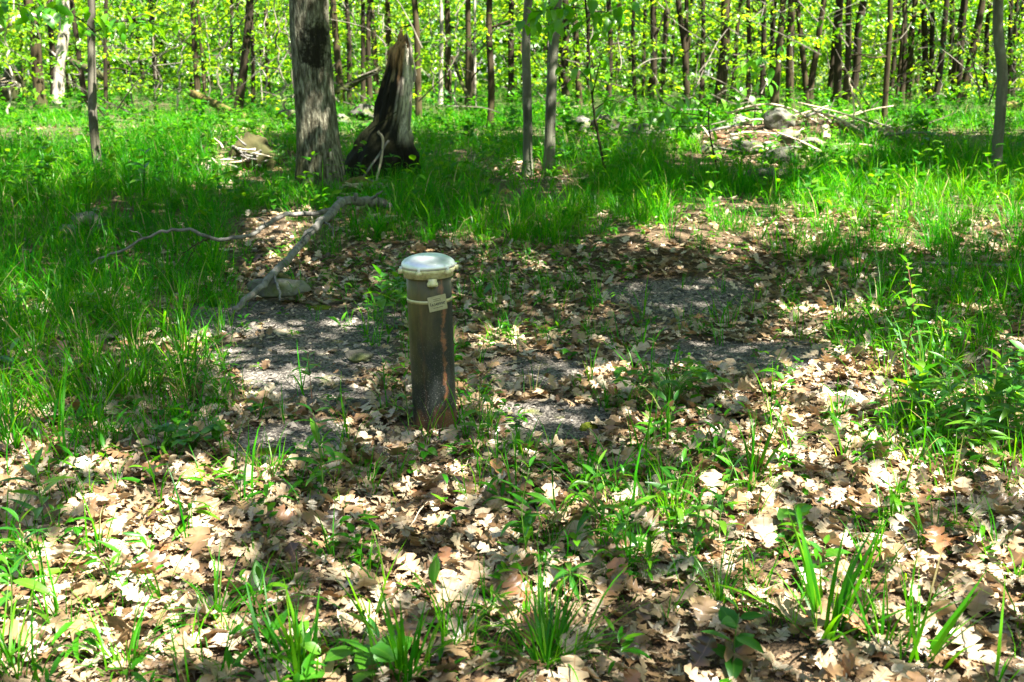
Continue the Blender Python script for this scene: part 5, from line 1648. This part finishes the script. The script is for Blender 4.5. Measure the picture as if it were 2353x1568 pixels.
def tuft(bx, by, n, L, label, spread=.035, lean=.45, fine=False, seed=0, bias=(0, 0), cat='grass tuft', name='sedge_tuft', curl=None, Y=None):
    b = gp(bx, by) if Y is None else pt(bx, by, Y)
    g = np.random.default_rng(seed + int(bx))
    root = empty(name, b); tag(root, label, cat)
    if fine:
        for k in range(min(n, 90)):
            a = g.uniform(0, 6.28); r = abs(g.normal()) * spread
            M = rotm(np.array([a - math.pi / 2 + g.normal() * .5]), np.array([-abs(g.normal()) * lean]), np.array([g.normal() * .15]))[0]
            if bias != (0, 0):
                M = np.array(Matrix.Rotation(bias[0] * 8 * g.uniform(.5, 1.2), 3, 'Y')) @ M
            o = link('blade', FBM[g.integers(0, len(FBM))], root)
            o.matrix_basis = Matrix.Translation((math.cos(a) * r, math.sin(a) * r * .7, -.008)) @ Matrix(M.tolist()).to_4x4() @ Matrix.Scale(float(L * 1.35 * g.uniform(.5, 1.15)), 4)
    else:
        for k in range(n):
            a = g.uniform(0, 6.28); r = abs(g.normal()) * spread
            M = rotm(np.array([a - math.pi / 2 + g.normal() * .4]), np.array([-abs(g.normal()) * lean]), np.array([g.normal() * .15]))[0]
            if bias != (0, 0):
                ax = Matrix.Rotation(bias[0] * g.uniform(.5, 1.2), 3, 'Y'); M = np.array(ax) @ M
            o = link('blade', BLM[g.integers(0, len(BLM)) if curl is None else curl[g.integers(0, len(curl))]], root)
            o.matrix_basis = Matrix.Translation((math.cos(a) * r, math.sin(a) * r, -.008)) @ Matrix(M.tolist()).to_4x4() @ Matrix.Scale(float(L * 1.3 * g.uniform(.5, 1.1)), 4)
    return root


UP = [0, 4, 0, 1]
FBM = [mesh_np('blade', *blade(g1, .0115, c, 7), M_grass1) for c in (.3, .7, 1.1, 1.6, 2.1)]
tuft(1893, 1465, 38, .25, 'big broad bladed dark green sedge in the lower right litter', .03, .40, curl=[0, 4, 1])
tuft(2030, 1495, 12, .20, 'broad sedge with arching blades just right of the biggest one', .02, .45)
tuft(2115, 1520, 14, .19, 'sedge clump leaning to the right beside the arching one', .022, .3, curl=UP, bias=(.35, 0))
tuft(1735, 1095, 16, .19, 'upright dark sedge beside the sunlit litter bump', .02, .2, curl=UP)
tuft(2130, 880, 14, .27, 'tall broad bright blades leaning on the litter bump', .03, .25, curl=UP, bias=(-.15, 0))
tuft(1545, 1190, 150, .17, 'dense fine grass patch in the middle of the right litter', .075, .22, True)
tuft(1255, 1525, 110, .19, 'wide fine sedge clump at the bottom middle', .05, .5, True)
tuft(1065, 1490, 34, .15, 'loose sedge left of the wide fine clump', .035, .4, True)
tuft(930, 1560, 34, .19, 'broad upright blades at the bottom edge near the middle', .03, .2, curl=UP)
tuft(700, 1560, 44, .17, 'thick green blades at the bottom edge on the left of middle', .06, .25, curl=UP)
tuft(495, 1430, 40, .16, 'pale drooping sedge in the lower left litter', .025, .6, True, bias=(.03, 0))
tuft(290, 1545, 44, .17, 'yellow green sedge spraying out near the bottom left', .03, .65, True)
tuft(40, 1560, 40, .19, 'bright sedge at the bottom left corner', .04, .4, True)
tuft(160, 1140 + 20, 40, .11, 'small dense dark tuft beside the upright lance leaved herb', .02, .15, True)
tuft(30, 1040, 36, .2, 'yellow green sedge at the left edge of the litter', .03, .35, True)
tuft(430, 880, 46, .24, 'tall sunlit sedge beside the gravel on the left', .03, .25, True)
tuft(230, 1030, 70, .15, 'green sedge next to the bluish trailing plant', .06, .25, True)
tuft(290, 920, 120, .20, 'shaded sedge in front of the propped pale stone', .09, .25, True)
tuft(2050, 1200, 22, .14, 'small sedge between the thicket and the broad sedge', .02, .3, True)
tuft(2085, 1010, 50, .14, 'fine sedge at the left of the right thicket', .05, .25, True)
tuft(1650, 1390, 40, .13, 'short fine tuft above the biggest sedge', .05, .35, True)
tuft(1345, 1105, 8, .13, 'thin upright blades right of the pipe in litter', .02, .15, curl=UP)
tuft(1200, 1060, 10, .14, 'few thin blades on the dark gravel right of the pipe', .015, .2, curl=UP)
tuft(2335, 1330, 14, .14, 'light sedge at the right edge of the litter', .02, .35, True)
tuft(680, 1360, 18, .13, 'thin straggling sedge below the tall narrow leaved herb', .02, .4, True)
tuft(760, 1290, 16, .15, 'loose light sedge under the tall narrow leaved herb', .02, .45, True)
tuft(370, 1370, 10, .15, 'pair of leaning blades in the lower left', .015, .35, curl=[0, 1, 2])
tuft(1130, 730, 22, .1, 'small dark tuft just behind the pipe on its right', .02, .4, True)
tuft(1815, 860, 18, .08, 'little tuft at the crest of the litter bump', .02, .5, True)
tuft(2290, 930, 16, .2, 'tall thin blades inside the right thicket', .02, .3, curl=UP)
tuft(1560, 330, 110, .42, 'bright sunlit grass clump at the left foot of the mound', .10, .45, True)


# ------------------------------------------------------------------ leafy saplings and overhanging twigs
def leafy_twig(root, b, pl, n, L, kind='ovate', w=3.0, mat=M_dark, seed=0, droop=.6, spread=.09):
    """a twig along (px,py,Y) points with hanging leaves; children of root"""
    g = np.random.default_rng(seed)
    P = spline(np.array([pt(*q) for q in pl]), 14)
    V, F = tube(P - b, np.linspace(w, w * .4, 14) / 2 / FPX * P[:, 1], 5)
    link('branch', mesh_np('branch', V, F, mat), root)
    for k in range(n):
        f = g.uniform(.15, 1)
        p = np.array([np.interp(f, np.linspace(0, 1, 14), P[:, c]) for c in range(3)]) + g.normal(size=3) * np.array([spread, spread, spread * .45])
        M = rotm(np.array([g.uniform(0, 6.28)]), np.array([g.normal() * .3 - droop]), np.array([g.normal() * .4]))[0]
        o = link('leaf', HLM[g.integers(0, 3)], root)
        o.matrix_basis = Matrix.Translation(Vector(p - b)) @ Matrix(M.tolist()).to_4x4() @ Matrix.Scale(float(L * g.uniform(.7, 1.2)), 4)


b = gp(1395, 418); Y = b[1]
sap = empty('leafy_sapling', b); tag(sap, 'thin leaning sapling with large hanging leaves right of the twin grey trees', 'sapling')
P = spline(np.array([b, pt(1388, 380, Y), pt(1372, 300, Y), pt(1362, 235, Y), pt(1354, 120, Y), pt(1345, 0, Y), pt(1340, -60, Y)]) - b, 24)
link('stem', mesh_np('stem', *tube(P, np.linspace(.016, .008, 24), 6, .1), M_dark), sap)
leafy_twig(sap, b, [(1348, 20, Y), (1300, 18, Y - .6), (1225, 28, Y - 1)], 48, .18, seed=1, spread=.17)
leafy_twig(sap, b, [(1350, 30, Y), (1390, 28, Y - .5), (1432, 45, Y - .9)], 24, .17, seed=2, spread=.14)
leafy_twig(sap, b, [(1360, 200, Y), (1335, 165, Y - .4), (1310, 150, Y - .6)], 9, .15, seed=3, spread=.1)
leafy_twig(sap, b, [(1362, 215, Y), (1380, 140, Y - .3), (1392, 130, Y - .5)], 7, .15, seed=4, spread=.1)
leafy_twig(sap, b, [(1368, 250, Y), (1400, 232, Y - .4), (1440, 240, Y - .7)], 9, .15, seed=5, spread=.1)
b = gp(1640, 418); Y = b[1] - .3
shr = empty('leafy_shrub', b); tag(shr, 'spindly twig shrub with long hanging leaves before the rock mound', 'shrub')
P = spline(np.array([b, pt(1650, 400, Y), pt(1637, 340, Y), pt(1628, 285, Y), pt(1630, 245, Y)]) - b, 16)
link('stem', mesh_np('stem', *tube(P, np.linspace(.011, .007, 16), 6, .1), M_dark), shr)
leafy_twig(shr, b, [(1632, 270, Y), (1580, 262, Y - .2), (1500, 258, Y - .4), (1450, 265, Y - .5)], 22, .14, seed=7, spread=.1)
leafy_twig(shr, b, [(1630, 290, Y), (1590, 292, Y - .2), (1540, 290, Y - .3)], 10, .14, seed=8, spread=.09)
leafy_twig(shr, b, [(1630, 250, Y), (1600, 225, Y - .1), (1580, 215, Y)], 8, .13, seed=9, spread=.09)
b = gp(1745, 262); b = pt(1735, 250, 17.2); b[2] = float(hgt(b[0], b[1])); Y = b[1]
sh2 = empty('leafy_bush', b); tag(sh2, 'broad leaved bush rising behind the pale rock of the mound', 'bush')
P = spline(np.array([b, pt(1738, 200, Y), pt(1736, 140, Y)]) - b, 10)
link('stem', mesh_np('stem', *tube(P, np.linspace(.014, .007, 10), 6, .1), M_dark), sh2)
for k, (x0, y0, x1, y1, n) in enumerate([(1738, 150, 1700, 140, 9), (1737, 145, 1760, 118, 10), (1738, 180, 1690, 195, 8), (1738, 180, 1775, 175, 9), (1738, 215, 1680, 232, 9), (1738, 165, 1740, 130, 9)]):
    leafy_twig(sh2, b, [(x0, y0, Y), ((x0 + x1) / 2, (y0 + y1) / 2 - 5, Y - .15), (x1, y1, Y - .3)], n, .19, seed=20 + k, spread=.14)
# twigs of the grey curved tree
b = np.array(grey_l.location); Y = b[1]
leafy_twig(grey_l, b, [(214, 70, Y), (180, 42, Y - .7), (130, 22, Y - 1.2), (60, 14, Y - 1.6)], 34, .17, seed=31, spread=.13)
leafy_twig(grey_l, b, [(214, 76, Y), (265, 52, Y - .4), (330, 52, Y - .8), (385, 62, Y - 1.1)], 34, .15, seed=32, spread=.11)
leafy_twig(grey_l, b, [(60, 14, Y - 1.6), (20, 8, Y - 1.8), (-30, 6, Y - 1.9)], 22, .18, seed=33, spread=.13)
# small bright saplings in the grass
for k, (x, y, h, lab) in enumerate([(2000, 470, .35, 'short leafy seedling in the bright grass before the mound'), (1860, 485, .30, 'broad pale leaf pair standing in the bright grass'), (2130, 390, .55, 'thin seedling with bright leaf tips in shade past the mound'),
                                    (2110, 270, .8, 'tall seedling with whitish leaves behind the mound brush'), (330, 470, .45, 'branched bare seedling in the shaded left sedge'), (640, 400, .3, 'broad leaved plant at the oak foot'),
                                    (120, 430, .45, 'dark twiggy seedling at the left of the shaded sedge'), (1440, 390, .35, 'leafy seedling under the hanging sapling leaves'), (1290, 390, .25, 'low leafy plant at the foot of the twin trees'), (310, 330, .5, 'thin stemmed plant in the sunlit left grass')]):
    herb(x, y, h, 11, .12, 'ovate', lab, (g1.normal() * .05, 0), name='seedling', cat='seedling', low=.45, stem=M_dark, stemr=.005, seed=k)


# ------------------------------------------------------------------ moss cushions
for k, (x, y, w, h, lab) in enumerate([(1938, 895, 30, 14, 'yellow green moss cushion on the sunlit litter bump'), (1805, 870, 40, 12, 'flat moss patch beside the little tuft on the bump'), (560, 1118, 50, 12, 'moss patch in the litter left of the tall herb'),
                                       (610, 1040, 50, 14, 'dark moss on the near gravel'), (735, 708, 46, 7, 'thin moss patch on the gravel by the branch tip'), (370, 1180, 90, 16, 'wide yellow moss patch in the lower left litter'), (1350, 985, 44, 9, 'moss at the edge of the gravel right of the pipe'),
                                       (1600, 1400 + 0, 40, 10, 'moss spot on bare soil near the wide fine clump')]):
    b = gp(x, y); s = b[1] / FPX
    V, F = blob((w / 2 * s, w / 2 * s * .9, .016), 50 + k, 0, .3, 3)
    o = link('moss_cushion', mesh_np('moss_cushion', V, F, M_moss)); o.location = tuple(b)
    tag(o, lab, 'moss')
